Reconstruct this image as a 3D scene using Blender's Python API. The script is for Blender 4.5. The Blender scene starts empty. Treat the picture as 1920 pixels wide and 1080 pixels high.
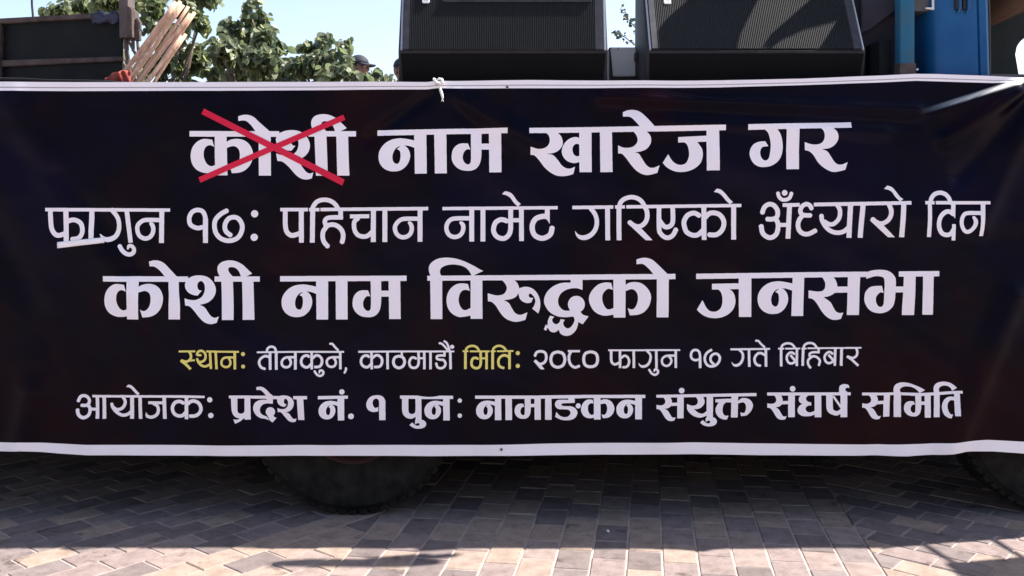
import bpy, bmesh, math, random
import numpy as np
from mathutils import Vector, Matrix, noise
from mathutils.geometry import delaunay_2d_cdt

# ---------------------------------------------------------------- camera, world, sun, exposure
scene = bpy.context.scene
COL = scene.collection
F, CZ, CY = 1760.0, 1.45, -4.4          # focal length in photo pixels, eye height, distance of the eye from the banner
cam = bpy.data.objects.new("camera", bpy.data.cameras.new("camera"))
COL.objects.link(cam)
cam.location = (0, CY, CZ)
cam.rotation_euler = (math.radians(90), 0, 0)
cam.data.sensor_width = 36.0
cam.data.lens = F / 1920 * 36.0
cam.data.shift_y = -140.0 / 1920
cam.data.clip_start = 0.05
cam.data.clip_end = 3000
scene.camera = cam

HAZE_SUN, HAZE_ALL = 1.12, 0.33
SUN = Vector((0.60, 0.128, 0.79)).normalized()      # direction towards the sun
world = bpy.data.worlds.new("World")
scene.world = world
world.use_nodes = True
wn = world.node_tree.nodes
sky = wn.new("ShaderNodeTexSky")
sky.sky_type = 'NISHITA'
sky.sun_disc = False
sky.sun_elevation = math.asin(SUN.z)
sky.sun_rotation = math.atan2(SUN.x, SUN.y)
sky.air_density = 1.0
sky.dust_density = 1.6
sky.ozone_density = 1.6
bg = wn["Background"]
bg.inputs[1].default_value = 0.086
# pale valley haze low in the sky, thicker on the side the sun stands
wl = world.node_tree.links
wtc = wn.new("ShaderNodeTexCoord")
wsx = wn.new("ShaderNodeSeparateXYZ")
wl.new(wtc.outputs["Generated"], wsx.inputs[0])
def wmath(op, a, b=None):
    n = wn.new("ShaderNodeMath")
    n.operation = op
    for i, q in enumerate((a, b)):
        if q is None: continue
        if hasattr(q, 'links'): wl.new(q, n.inputs[i])
        else: n.inputs[i].default_value = q
    return n.outputs[0]
up_ = wmath('MAXIMUM', wsx.outputs[2], 0.0)
low = wmath('POWER', 2.718, wmath('MULTIPLY', up_, -2.6))
wd = wn.new("ShaderNodeVectorMath"); wd.operation = 'DOT_PRODUCT'
wl.new(wtc.outputs["Generated"], wd.inputs[0]); wd.inputs[1].default_value = Vector((.45, .9, 0)).normalized()
side = wmath('POWER', wmath('MAXIMUM', wmath('ADD', wmath('MULTIPLY', wd.outputs["Value"], .5), .5), 0.0), 2.0)
amt = wmath('MULTIPLY', low, wmath('ADD', wmath('MULTIPLY', side, HAZE_SUN), HAZE_ALL))
hz_ = wn.new("ShaderNodeMix"); hz_.data_type = 'RGBA'; hz_.blend_type = 'ADD'
hz_.inputs[0].default_value = 1.0
wl.new(sky.outputs[0], hz_.inputs[6])
hc_ = wn.new("ShaderNodeVectorMath"); hc_.operation = 'SCALE'
hc_.inputs[0].default_value = (1.08, .90, .95)
wl.new(amt, hc_.inputs["Scale"])
wl.new(hc_.outputs[0], hz_.inputs[7])
wl.new(hz_.outputs[2], bg.inputs[0])
sl = bpy.data.lights.new("sun", 'SUN')
sl.energy = 5.0
sl.angle = math.radians(0.55)
sl.color = (1.0, 0.95, 0.88)
so = bpy.data.objects.new("sun", sl)
COL.objects.link(so)
so.rotation_euler = SUN.to_track_quat('Z', 'Y').to_euler()
so.location = (6, 2, 9)
vs = scene.view_settings
vs.view_transform = 'Standard'
vs.look = 'None'
vs.exposure = 1.55
vs.gamma = 1.0
vs.use_curve_mapping = False
scene.render.engine = 'CYCLES'
scene.cycles.use_denoising = True
scene.cycles.max_bounces = 8
scene.cycles.sample_clamp_indirect = 6.0

random.seed(7)
rng = np.random.default_rng(11)

# ---------------------------------------------------------------- helpers
def at(u, v, d):
    """real place of a photo pixel seen at distance d in front of the eye"""
    return Vector(((u - 960) * d / F, CY + d, CZ + (400 - v) * d / F))

def obj(name, me, mat=None, parent=None):
    if isinstance(me, bmesh.types.BMesh):
        bm = me
        me = bpy.data.meshes.new(name)
        bm.to_mesh(me)
        bm.free()
    o = bpy.data.objects.new(name, me)
    COL.objects.link(o)
    if mat is not None:
        for m in (mat if isinstance(mat, (list, tuple)) else [mat]):
            me.materials.append(m)
    if parent is not None:
        o.parent = parent
    return o

def tag(o, label=None, cat=None, group=None, kind=None):
    if label: o["label"] = label
    if cat: o["category"] = cat
    if group: o["group"] = group
    if kind: o["kind"] = kind
    return o

def empty(name, loc=(0, 0, 0)):
    o = bpy.data.objects.new(name, None)
    COL.objects.link(o)
    o.location = loc
    o.empty_display_size = 0.2
    return o

def pymesh(name, verts, faces, smooth=False):
    me = bpy.data.meshes.new(name)
    me.from_pydata([tuple(v) for v in verts], [], faces)
    me.update()
    if smooth:
        for p in me.polygons: p.use_smooth = True
    return me

def shade(o, ang=40):
    for p in o.data.polygons: p.use_smooth = True
    try: o.data.set_sharp_from_angle(angle=math.radians(ang))
    except Exception: pass
    return o

def box(bm, c, s, bev=0.0, rot=None, seg=2):
    """box with centre c and full sizes s, optionally bevelled"""
    r = bmesh.ops.create_cube(bm, size=1.0)
    vs_ = r['verts']
    bmesh.ops.scale(bm, verts=vs_, vec=s)
    if bev > 0:
        es = list({e for v in vs_ for e in v.link_edges})
        r2 = bmesh.ops.bevel(bm, geom=es, offset=bev, segments=seg, affect='EDGES', profile=0.6)
        vs_ = list({v for f in r2['faces'] for v in f.verts} | {v for v in vs_ if v.is_valid})
    if rot is not None:
        bmesh.ops.rotate(bm, verts=vs_, cent=(0, 0, 0), matrix=rot)
    bmesh.ops.translate(bm, verts=vs_, vec=c)
    return vs_

def bxo(name, x0, x1, y0, y1, z0, z1, mat, parent=None, bev=0.004):
    bm = bmesh.new()
    box(bm, ((x0 + x1) / 2, (y0 + y1) / 2, (z0 + z1) / 2), (x1 - x0, y1 - y0, z1 - z0), bev)
    return shade(obj(name, bm, mat, parent))

def tube(bm, pts, rad, seg=8, caps=True):
    """tube along points, radius a number or one per point"""
    pts = [Vector(p) for p in pts]
    if not hasattr(rad, '__len__'): rad = [rad] * len(pts)
    rings = []
    up = None
    for i, p in enumerate(pts):
        t = (pts[min(i + 1, len(pts) - 1)] - pts[max(i - 1, 0)])
        if t.length < 1e-9: t = Vector((0, 0, 1))
        t.normalize()
        if up is None:
            up = t.orthogonal().normalized()
        up = (up - t * up.dot(t))
        if up.length < 1e-6: up = t.orthogonal()
        up.normalize()
        sd = t.cross(up)
        rings.append([bm.verts.new(p + (up * math.cos(2 * math.pi * k / seg) + sd * math.sin(2 * math.pi * k / seg)) * rad[i]) for k in range(seg)])
    for a, b in zip(rings, rings[1:]):
        for k in range(seg):
            bm.faces.new((a[k], a[(k + 1) % seg], b[(k + 1) % seg], b[k]))
    if caps:
        bm.faces.new(list(reversed(rings[0])))
        bm.faces.new(rings[-1])

def lathe_y(bm, prof, seg=64, cx=0, cz=0):
    """surface of revolution about an axis along Y: profile of (radius, y)"""
    rings = []
    for r, y in prof:
        rings.append([bm.verts.new((cx + r * math.cos(2 * math.pi * k / seg), y, cz + r * math.sin(2 * math.pi * k / seg))) for k in range(seg)])
    for a, b in zip(rings, rings[1:]):
        for k in range(seg):
            bm.faces.new((a[k], a[(k + 1) % seg], b[(k + 1) % seg], b[k]))
    return rings

def mat(name, c1, c2=None, scale=6.0, rough=0.6, spec=0.5, metal=0.0, bump=0.0, bscale=None, detail=5.0, stretch=None, rvar=0.0, lo=0.35, hi=0.65, trans=0.0):
    m = bpy.data.materials.new(name)
    m.use_nodes = True
    nt = m.node_tree
    p = nt.nodes["Principled BSDF"]
    p.inputs["Roughness"].default_value = rough
    p.inputs["Metallic"].default_value = metal
    p.inputs["Specular IOR Level"].default_value = spec
    p.inputs["Base Color"].default_value = (*c1, 1)
    tc = nt.nodes.new("ShaderNodeTexCoord")
    mp = nt.nodes.new("ShaderNodeMapping")
    nt.links.new(tc.outputs["Object"], mp.inputs[0])
    if stretch: mp.inputs["Scale"].default_value = stretch
    n = nt.nodes.new("ShaderNodeTexNoise")
    n.inputs["Scale"].default_value = scale
    n.inputs["Detail"].default_value = detail
    n.inputs["Roughness"].default_value = 0.6
    nt.links.new(mp.outputs[0], n.inputs["Vector"])
    if c2 is not None:
        r = nt.nodes.new("ShaderNodeValToRGB")
        r.color_ramp.elements[0].position = lo
        r.color_ramp.elements[1].position = hi
        r.color_ramp.elements[0].color = (*c1, 1)
        r.color_ramp.elements[1].color = (*c2, 1)
        nt.links.new(n.outputs[0], r.inputs[0])
        nt.links.new(r.outputs[0], p.inputs["Base Color"])
    if rvar:
        mr = nt.nodes.new("ShaderNodeMapRange")
        mr.inputs["To Min"].default_value = max(0.02, rough - rvar)
        mr.inputs["To Max"].default_value = min(1, rough + rvar)
        nt.links.new(n.outputs[0], mr.inputs[0])
        nt.links.new(mr.outputs[0], p.inputs["Roughness"])
    if bump:
        n2 = nt.nodes.new("ShaderNodeTexNoise")
        n2.inputs["Scale"].default_value = bscale or scale * 6
        n2.inputs["Detail"].default_value = 4
        nt.links.new(mp.outputs[0], n2.inputs["Vector"])
        b = nt.nodes.new("ShaderNodeBump")
        b.inputs["Strength"].default_value = bump
        b.inputs["Distance"].default_value = 0.01
        nt.links.new(n2.outputs[0], b.inputs["Height"])
        nt.links.new(b.outputs[0], p.inputs["Normal"])
    return m

M = {}
M['rubber'] = mat("tyre_rubber", (0.006, 0.0058, 0.0056), (0.020, 0.019, 0.0175), 12, 0.9, 0.15, bump=0.3)
M['rim'] = mat("rusty_red_rim", (0.06, 0.02, 0.02), (0.045, 0.026, 0.024), 14, 0.6, 0.4, bump=0.2)
M['chassis'] = mat("chassis_black", (0.012, 0.011, 0.011), (0.03, 0.024, 0.02), 8, 0.7, 0.3)
M['bedwood'] = mat("bed_boards", (0.03, 0.022, 0.018), (0.07, 0.05, 0.04), 5, 0.8, 0.2, stretch=(1, 8, 8))
M['boardsteel'] = mat("dark_steel_board", (0.006, 0.007, 0.009), (0.011, 0.013, 0.013), 6, 0.6, 0.12, bump=0.1, bscale=20)
M['railrust'] = mat("rusty_rail", (0.05, 0.034, 0.031), (0.11, 0.08, 0.072), 12, 0.75, 0.3, bump=0.25)
M['poststeel'] = mat("brown_post_steel", (0.06, 0.042, 0.042), (0.10, 0.075, 0.07), 10, 0.6, 0.35, bump=0.1)
M['blue'] = mat("cab_blue_paint", (0.007, 0.075, 0.215), (0.014, 0.095, 0.24), 5, 0.34, 0.22, rvar=0.08)
M['teal'] = mat("faded_teal_post", (0.02, 0.115, 0.20), (0.07, 0.09, 0.10), 9, 0.6, 0.2, bump=0.1, lo=0.5, hi=0.75)
M['blackrub'] = mat("black_seal", (0.012, 0.012, 0.013), None, 5, 0.5, 0.4)
M['cabdark'] = mat("cab_inside_dark", (0.012, 0.02, 0.022), (0.02, 0.03, 0.03), 5, 0.7, 0.3)
M['headliner'] = mat("brown_headliner", (0.20, 0.10, 0.06), (0.26, 0.13, 0.08), 5, 0.8, 0.2)
M['greymetal'] = mat("grey_painted_metal", (0.70, 0.71, 0.73), (0.76, 0.77, 0.78), 5, 0.5, 0.4)
M['whitebr'] = mat("white_bracket", (0.75, 0.75, 0.74), None, 5, 0.5, 0.4)
M['spkbody'] = mat("speaker_shell", (0.018, 0.018, 0.023), (0.028, 0.028, 0.034), 18, 0.6, 0.3, bump=0.15, bscale=300)
M['spklow'] = mat("speaker_front_lip", (0.006, 0.006, 0.007), None, 40, 0.8, 0.1)
M['grille'] = mat("speaker_grille", (0.003, 0.003, 0.004), (0.0045, 0.0045, 0.0055), 30, 0.6, 0.38)
M['trim'] = mat("grey_trim", (0.026, 0.026, 0.033), (0.045, 0.045, 0.053), 20, 0.55, 0.3)
M['silver'] = mat("silver_edge", (0.5, 0.5, 0.52), None, 20, 0.35, 0.5, metal=0.5)
M['white'] = mat("white_badge", (0.8, 0.8, 0.82), None, 20, 0.4, 0.5)
M['marks'] = mat("grey_print", (0.25, 0.25, 0.28), None, 20, 0.5, 0.3)
M['wood'] = mat("pale_stick_wood", (0.42, 0.245, 0.165), (0.62, 0.42, 0.31), 40, 0.7, 0.25, stretch=(1, 1, 0.12), bump=0.3, bscale=90)
M['woodend'] = mat("cut_stick_end", (0.72, 0.55, 0.42), None, 14, 0.7, 0.2)
M['redcloth'] = mat("red_cloth", (0.20, 0.038, 0.032), (0.30, 0.07, 0.055), 18, 0.85, 0.2, bump=0.4)
M['string'] = mat("white_string", (0.82, 0.82, 0.8), (0.62, 0.62, 0.58), 80, 0.7, 0.3)
M['case'] = mat("dark_case_cloth", (0.018, 0.018, 0.03), (0.03, 0.028, 0.04), 8, 0.75, 0.3, bump=0.3, bscale=20)
M['cable'] = mat("black_cable", (0.01, 0.01, 0.012), None, 5, 0.5, 0.4)
M['skin'] = mat("skin", (0.24, 0.115, 0.075), (0.30, 0.15, 0.10), 14, 0.55, 0.4)
M['uniform'] = mat("navy_uniform", (0.016, 0.018, 0.032), (0.026, 0.028, 0.045), 20, 0.8, 0.2)
M['shirt2'] = mat("dark_jacket", (0.014, 0.014, 0.02), (0.022, 0.022, 0.03), 20, 0.8, 0.2)
M['cap'] = mat("navy_cap", (0.014, 0.016, 0.026), (0.03, 0.034, 0.05), 25, 0.75, 0.3)
M['hair'] = mat("black_hair", (0.01, 0.009, 0.009), None, 40, 0.5, 0.4)
M['eye'] = mat("eye_white", (0.6, 0.58, 0.55), None, 40, 0.3, 0.5)
M['bark'] = mat("bark", (0.10, 0.075, 0.055), (0.17, 0.14, 0.11), 12, 0.9, 0.2, bump=0.5)
M['stone'] = mat("platform_stone", (0.25, 0.23, 0.21), (0.34, 0.32, 0.29), 4, 0.9, 0.2, bump=0.3)
M['chrome'] = mat("mirror_glass", (0.6, 0.6, 0.62), None, 4, 0.06, 0.5, metal=1.0)
M['glasspart'] = mat("eyelet_metal", (0.45, 0.44, 0.42), None, 4, 0.3, 0.5, metal=1.0)
# ---------------------------------------------------------------- lettering: traced strokes and outlines, in zoomed windows of the image
# W ox oy s: following numbers are (x/s+ox, y/s+oy) in image pixels (400 per metre)
# P outline, H hole, S smooth stroke, L straight stroke, D disc; '!' marks a corner
# G name src... : reuse of an earlier outline with x stops and y stops
TEXT = {}
TEXT['line1'] = """
W 980 190 6
P 75,300! 2280,265! 2280,327! 75,360!
P 255,350! 290,380 305,430 295,480 265,515 220,533 165,535 88,512! 88,602! 130,608 175,650 240,735 300,790 370,830 440,842 510,835 570,818! 590,735! 540,755 490,752 440,720 395,660 340,605 265,590! 340,582 400,555 445,500 450,445 430,390 390,350!
P 637,330! 775,330! 777,797! 640,797!
P 640,412! 600,400 550,410 500,440 460,490 440,560 455,620 500,670 560,692 600,692 645,680! 645,608! 610,618 580,600 562,560 565,515 590,482 620,478 645,490!
P 870,330! 1005,330! 1012,795! 875,797!
P 1240,335! 1275,375 1293,430 1280,475 1240,510 1190,523 1130,520 1073,495! 1075,588! 1115,590 1160,635 1220,715 1280,780 1350,820 1420,828 1515,805! 1540,720! 1480,745 1430,745 1385,710 1345,650 1305,590 1260,575! 1340,560 1400,530 1440,470 1443,410 1420,365 1385,335!
P 1130,120! 1190,97 1260,95 1330,120 1400,185 1495,290! 1325,290! 1265,220 1210,175 1130,170!
P 1750,402! 2068,388! 2068,455! 1750,463!
P 2063,300! 2205,300! 2210,777! 2067,778!
P 1815,455! 1850,490 1870,560 1868,630 1840,690 1800,712 1750,712 1700,685 1670,650 1638,595! 1575,692! 1620,740 1690,780 1770,795 1860,785 1940,750 2000,690 2022,610 2015,540 1985,490 1955,450!
W 1290 190 6
P 670,260! 1833,236! 1833,298! 670,324!
P 840,310! 885,345 910,400 925,480 920,560 905,630 880,662 850,665 820,640 805,590 810,550 835,515 898,505! 865,450! 800,455 740,480 700,530 685,590 700,655 740,710 800,738 860,740 930,725 1000,680 1040,620 1058,540 1055,460 1035,380 990,308!
P 1097,290! 1240,290! 1242,763! 1100,765!
P 1480,295! 1515,335 1530,390 1520,440 1485,475 1430,488 1370,482 1305,460! 1308,552! 1350,560 1400,600 1460,690 1520,745 1590,785 1650,795 1760,772! 1788,685! 1730,710 1680,710 1640,680 1600,620 1560,565 1500,540! 1580,528 1640,495 1680,440 1685,390 1665,340 1620,295!
W 350 190 6
P 815,345! 950,345! 950,836! 815,836!
P 587,170! 640,155 700,155 760,180 820,235 945,345! 785,345! 725,265 665,220 587,222!
G koshi 32:40 303:322 435:460 708:748 775:815 903:950 1092:1180 1291:1388 1370:1455 1498:1590 1597:1697 1727:1832 1783:1905 / 110:150 285:336 768:834 820:884 / -0.003 40
W 700 190 6
G naam 152:42 172:60 515:414 557:460 692:598 778:688 910:824 967:882 1170:1097 1288:1217 1375:1303 1505:1440 1573:1510 / 287:325 773:820 / -0.0135 42
"""
TEXT['cross'] = """
W 350 190 6
P 205,84! 1778,880! 1750,948! 175,145!
P 135,855! 1762,150! 1787,208! 155,916!
"""
TEXT['line3'] = """
W 190 470 6
P 765,320! 770,420 777,500 773,768! 903,768! 903,600 890,480 878,320!
P 540,122! 600,108 660,115 715,145 780,210 862,295! 725,295! 660,220 600,180 545,175!
N koshi
P 32,285! 980,290! 980,350! 32,345!
P 303,300! 432,300! 438,768! 305,768!
P 275,380! 180,372 110,405 60,468 41,555 55,640 100,703 170,737 240,743 310,733! 310,655! 262,668 222,648 193,600 182,545 190,490 215,452 255,440 298,458!
P 430,405! 480,380 550,372 620,390 675,435 707,505 708,570 685,645 635,705 570,737 485,745! 458,655! 485,672 520,668 555,630 571,570 568,510 545,468 500,450 430,470!
P 978,312! 1040,284 1120,278 1200,300 1262,358 1291,440 1270,520 1210,578 1120,606! 1175,635 1215,690 1250,733 1290,750 1335,738! 1315,805! 1250,820 1180,800 1120,745 1060,670 1010,622 962,612! 952,532! 1010,550 1080,550 1140,515 1167,450 1163,385 1140,348 1115,342 1092,360 1085,395 1092,425 1110,445 1135,448! 1092,502! 1050,497 1000,475 962,432 950,385 958,345
P 1275,290! 1783,290! 1783,348! 1275,348!
P 1350,320! 1482,320! 1498,775! 1370,775!
P 1585,320! 1712,320! 1727,775! 1597,775!
P 1338,305! 1308,225 1315,170 1355,130 1425,110 1500,115 1580,150 1640,203 1697,258! 1620,295! 1575,300! 1553,240 1520,200 1475,184 1440,190 1430,213 1445,250 1492,300!
E
W 500 470 6
N naam
P 152,287! 1573,281! 1573,340! 152,347!
P 555,300! 690,300! 695,773! 565,773!
P 775,300! 908,300! 912,773! 782,773!
N bowl_na
P 560,405! 480,388 400,380 310,395 235,440 185,510 172,580 185,650 225,705 285,738 350,745 415,732 470,690 505,630 515,570 500,510 465,468 437,457! 500,464 562,487!
H 415,460! 365,485 335,530 323,580 330,630 350,655 375,662 397,645 410,600 410,550 400,515 370,500!
E
N ma
P 1170,320! 1288,320! 1288,520 1285,600 1270,670 1235,720 1185,745 1125,748 1060,735 1005,695 973,640 967,580 980,515 1015,470 1065,447 1140,447! 1165,515! 1130,512 1100,540 1084,590 1092,640 1120,672 1145,678 1165,662 1172,620 1172,500
P 1372,320! 1503,320! 1507,770! 1377,770!
P 1280,450! 1380,450! 1380,517! 1280,517!
E
E
W 790 470 6
P 68,282! 2857,260! 2857,320! 68,338!
P 100,300! 235,300! 237,768! 107,768!
P 105,290! 85,225 90,170 125,125 190,90 280,78 380,88 480,118 580,165 650,205 697,228! 585,278! 565,278! 535,225 490,185 430,163 350,155 280,165 230,190 210,225 212,255 232,290!
P 555,300! 687,300! 688,765! 555,765!
P 525,375! 460,367 395,378 335,420 298,480 284,555 297,635 335,695 395,735 450,745 560,728! 560,640! 500,668 460,655 430,605 420,550 432,490 460,450 500,440 545,450!
P 900,325! 940,365 962,415 950,460 920,490 870,502 820,498 747,478! 750,568! 790,575 835,615 890,700 940,755 995,785 1060,800 1115,792 1170,778! 1193,693! 1140,715 1095,720 1050,695 1015,640 985,590 930,555! 1000,545 1060,520 1095,470 1100,420 1080,365 1040,325!
P 1092,440 1130,412 1185,405 1240,420 1290,460 1325,525 1338,600 1330,660 1315,705! 1248,652! 1272,610 1282,565 1268,520 1240,488 1220,482 1207,500 1220,526 1258,530! 1235,582! 1190,588 1140,570 1105,530
W 1020 470 6
P 298,310! 432,310! 432,440! 370,422 300,424 235,445 185,485 158,545 163,605 195,652 240,673 290,672! 340,660! 400,740! 330,738 240,746 160,738 90,708 38,660 3,590 5,525 40,455 110,395 200,362 298,358!
D 363,602,95
P 285,665! 330,740! 380,800! 435,825! 500,737! 440,720 412,690!
P 330,735! 342,775 330,815 300,858 262,872 228,850 215,812 232,775! 185,768! 175,800 150,822 120,822 97,800 92,770 115,742! 68,730! 45,780 38,838 20,828! -2,885! 25,900! 40,868 70,905 110,918 145,905 165,885! 180,925 215,950 258,957 310,940 355,895 378,840 382,795!
P 780,300! 917,300! 915,752! 782,752!
P 755,362! 690,357 610,380 545,440 510,505 507,570 540,650 590,700 650,725 700,730 785,718! 785,642! 735,660 700,650 670,605 655,550 660,490 690,447 725,428 775,440!
P 912,388! 960,360 1030,353 1100,370 1160,420 1195,480 1202,540 1180,620 1130,685 1060,718 965,727! 940,645! 970,658 1005,655 1035,620 1055,555 1053,500 1030,455 985,432 912,455!
P 1268,290! 1402,290! 1400,750! 1266,750!
P 1040,98! 1100,82 1160,82 1220,105 1290,165 1395,270! 1235,270! 1170,195 1110,150 1040,152!
W 1290 470 6
P 90,258! 2010,236! 2010,296! 90,318!
P 570,290! 713,290! 713,745! 573,745!
P 268,372! 575,367! 575,432! 268,437!
P 330,430! 365,460 385,520 385,590 365,645 330,675 290,685 240,675 200,635 160,555! 95,662! 140,705 200,740 280,757 370,750 450,715 510,655 533,580 525,510 500,460 462,430!
P 1183,280! 1313,280! 1297,735! 1163,735!
G bowl_na 172:783 515:1128 562:1185 / 380:345 745:712 / 0 0
W 1480 470 6
P 365,290! 395,330 410,380 400,430 365,457 310,460 220,448! 220,535! 265,545 310,590 370,685 425,745 480,775 530,780 585,768! 612,697! 570,703 530,685 500,640 465,580 390,525! 450,512 510,480 540,430 542,380 525,330 495,290!
P 520,405! 668,405! 668,472! 520,475!
P 665,280! 800,280! 785,725! 650,725!
P 870,240! 930,222 1000,215 1080,220 1140,245 1180,290 1193,340 1190,500 1185,570 1165,630 1120,675 1060,700 1000,703 930,685 880,640 852,580 848,530 860,470 900,420 950,400 1040,395! 1062,475! 1030,470 1000,490 978,530 980,580 1000,620 1025,633 1050,625 1065,590 1068,500 1070,380 1060,310 1020,290 960,288 865,318!
P 1185,402! 1285,402! 1285,468! 1185,470!
P 1225,232! 1678,228! 1678,287! 1225,291!
P 1282,270! 1415,270! 1405,725! 1268,725!
P 1497,270! 1617,270! 1610,720! 1495,720!
"""
TEXT['line2'] = """
W 80 340 6
P 38,298! 1437,305! 1437,342! 38,338!
S 54 97,320 100,440 110,530 145,590 190,608 255,590
L 58 277,320 275,675
S 52 295,450 340,435 385,437 440,470 462,540 450,600 410,640 335,652
L 54 555,320 558,660
S 50 770,310,50 840,400,50 860,480,50 850,560,52 810,625,54 740,655,56 690,640,40 650,592,6
L 52 948,320 990,690
S 46 860,720,46 895,778,46 940,815,48 985,822,48 1020,800,48 1028,765,46 1005,730,44 970,728,40 953,765,16
S 48 1320,436 1170,434 1110,455 1072,500 1070,560 1095,615 1150,643 1205,630 1240,585 1248,530 1235,490 1215,472,30
L 55 1345,325 1340,693
W 340 340 6
S 50 243,515 180,525 110,490 92,420 120,350 180,322 240,340 268,400 272,470
L 55 272,420 273,693
S 52 520,325 440,370 385,430 372,500 390,580 440,640 520,668 600,655 655,610 682,540 678,480 640,420 585,403 525,425 490,490 500,560 560,612
D 823,365,41
D 818,630,41
P 1115,298! 1425,298! 1425,338! 1115,338!
P 1437,300! 1553,300! 1553,338! 1437,338!
S 54 1172,320 1172,480 1185,560 1220,600 1260,608 1335,585
L 55 1352,320 1350,690
S 50 1478,330 1482,290 1520,235 1570,212 1625,208 1680,222 1730,258 1765,312
L 54 1478,310 1473,690
W 600 340 6
L 52 232,310 232,430
S 50 258,406 130,406 75,418 53,452 68,500
S 52 58,514 100,492 155,488 210,512 250,560 262,620 248,692
S 52 75,508 38,560 30,620 45,680 92,737
L 45 337,395 555,392
S 50 432,412 390,450 383,500 395,560 430,605 490,622 540,610 595,560
L 56 603,315 600,682
L 55 732,315 730,682
S 48 1105,420 950,422 890,445 850,495 845,545 870,600 920,628 975,622 1015,590 1033,535 1025,490 1003,463,34
L 55 1127,310 1125,680
P 5,298! 1218,287! 1218,326! 5,336!
W 820 340 6
P 58,288! 1355,278! 1355,315! 58,325!
S 48 365,416 200,418 140,440 108,490 105,545 130,598 180,625 235,618 275,585 293,530 287,488 262,462,34
L 55 387,310 387,677
L 54 513,310 513,677
S 54 825,300 825,450 824,540 805,600 765,637 725,643 670,622 637,575 633,525 655,465 700,435 740,432 785,448
L 46 845,438 925,437
L 53 945,300 947,672
P 727,143! 762,110! 810,122 850,150 895,215 940,255! 905,285! 860,240 820,185 780,158!
L 52 1238,300 1238,375
S 58 1240,395 1180,395 1110,420 1072,480 1070,550 1100,610 1165,640 1225,630 1275,590 1293,515
P 1212,310! 1265,310! 1265,482! 1240,440 1205,410!
W 1080 340 6
P -40,275! 420,270! 420,308! -40,314!
P 440,270! 550,270! 550,306! 440,308!
P 565,268! 1860,253! 1860,290! 565,306!
S 50 160,295,50 215,370,50 235,450,50 222,530,50 180,592,52 120,628,56 60,632,50 15,605,28 -10,560,4
L 53 355,280 357,663
L 54 483,280 484,663
S 50 482,300 500,240 545,198 620,178 690,192 740,228 778,290
S 52 765,275 795,330 801,400 780,460 735,500 690,508 640,490 600,458
P 580,472! 615,440! 700,500 740,535! 862,663! 785,663!
S 52 935,280 935,530 955,590 1000,628 1050,632 1095,600 1128,535
S 52 1090,280 1092,430 1075,490 1025,515 985,500 940,440
S 54 1393,388 1330,357 1260,380 1220,440 1218,500 1245,570 1310,605 1370,600 1430,550
L 55 1438,275 1440,658
S 54 1450,410 1500,362 1560,355 1620,380 1660,440 1660,510 1625,570 1570,602 1490,600
P 1548,118! 1582,82! 1630,95 1680,140 1725,195 1765,232! 1730,258! 1685,215 1640,160 1600,130!
L 55 1773,265 1775,655
W 1390 340 6
S 52 233,360 260,290 310,258 365,272 405,330 400,400 350,425 285,425
S 54 380,415 412,470 412,540 390,600 340,632 290,625 240,580 222,493
L 45 400,490 520,490
L 55 540,265 530,645
P 462,247! 655,243! 655,285! 462,288!
P 815,240! 1895,222! 1895,262! 815,282!
S 42 405,128 420,175 455,205 500,207 540,185 562,128
D 482,130,32
S 50 790,308 770,272 730,256 685,280 663,330 680,370 720,382 785,383
S 52 690,385 655,430 640,490 655,550 700,588 760,592 845,550
S 48 1065,255 1100,310 1107,370 1090,430 1040,478 990,482 930,450
S 50 900,380 910,440 950,510 1010,560 1080,578 1150,565 1205,520
L 56 1220,250 1212,635
L 56 1358,245 1337,635
S 50 1635,245 1665,310 1670,370 1645,430 1600,465 1555,475 1505,455 1465,422
P 1440,440! 1475,405! 1560,470 1595,498! 1720,628! 1645,628!
P 1592,85! 1632,48! 1685,68 1730,120 1770,175 1805,200! 1768,228! 1720,180 1680,120 1640,95!
L 56 1808,240 1795,628
W 1600 340 6
P 793,222! 900,222! 900,260! 793,260!
P 915,222! 1520,224! 1520,260! 915,260!
S 48 848,255 865,195 905,147 970,128 1030,147 1068,192 1085,250
L 46 845,230 838,625
P 1092,240! 1140,240! 1132,420! 1108,380 1085,330!
S 50 1115,372 1070,342 1020,347 972,390 948,450 950,520 980,580 1030,602 1080,590 1115,540
L 42 1118,482 1114,665
S 44 1425,357 1270,358 1225,390 1207,440 1210,500 1240,555 1280,568 1325,540 1355,490 1358,440 1338,400,32
L 46 1443,235 1432,615
"""
TEXT['line4y'] = """
W 330 620 8
P 60,290! 305,290! 305,318! 60,318!
P 470,290! 968,293! 968,320! 470,320!
S 36 205,298 235,350 238,400 205,445 160,455 98,435
L 38 92,437 160,490 238,570
L 28 215,440 295,438
S 34 390,362 335,362
S 36 326,362 345,312 390,296 440,320 458,380 440,435 395,462 350,460
S 36 328,412 350,470 395,515 450,530 525,500
L 38 525,295 535,568
L 38 612,295 620,572
S 34 890,392 780,392 725,410 698,455 705,510 750,537 800,530 832,490 830,440 812,412
L 40 905,298 900,572
D 1027,340,30
D 1027,527,30
W 850 620 8
P 140,292! 228,292! 228,318! 140,318!
P 248,294! 545,294! 545,320! 248,320!
P 560,294! 637,294! 637,318! 560,318!
P 655,294! 903,290! 903,316! 655,318!
S 34 182,312 200,262 240,234 295,225 350,245 392,302
L 40 183,300 183,573
S 38 410,300 412,480 390,540 345,557 290,535 272,480 290,420 330,402 374,418
L 28 420,410 490,410
L 38 498,300 500,573
S 34 588,312 605,262 645,234 695,225 750,245 798,302
L 40 590,300 590,573
S 38 835,395 790,370 740,370 690,410 675,465 695,530 762,557
L 38 842,300 843,573
D 967,335,31
D 967,525,31
"""
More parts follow.
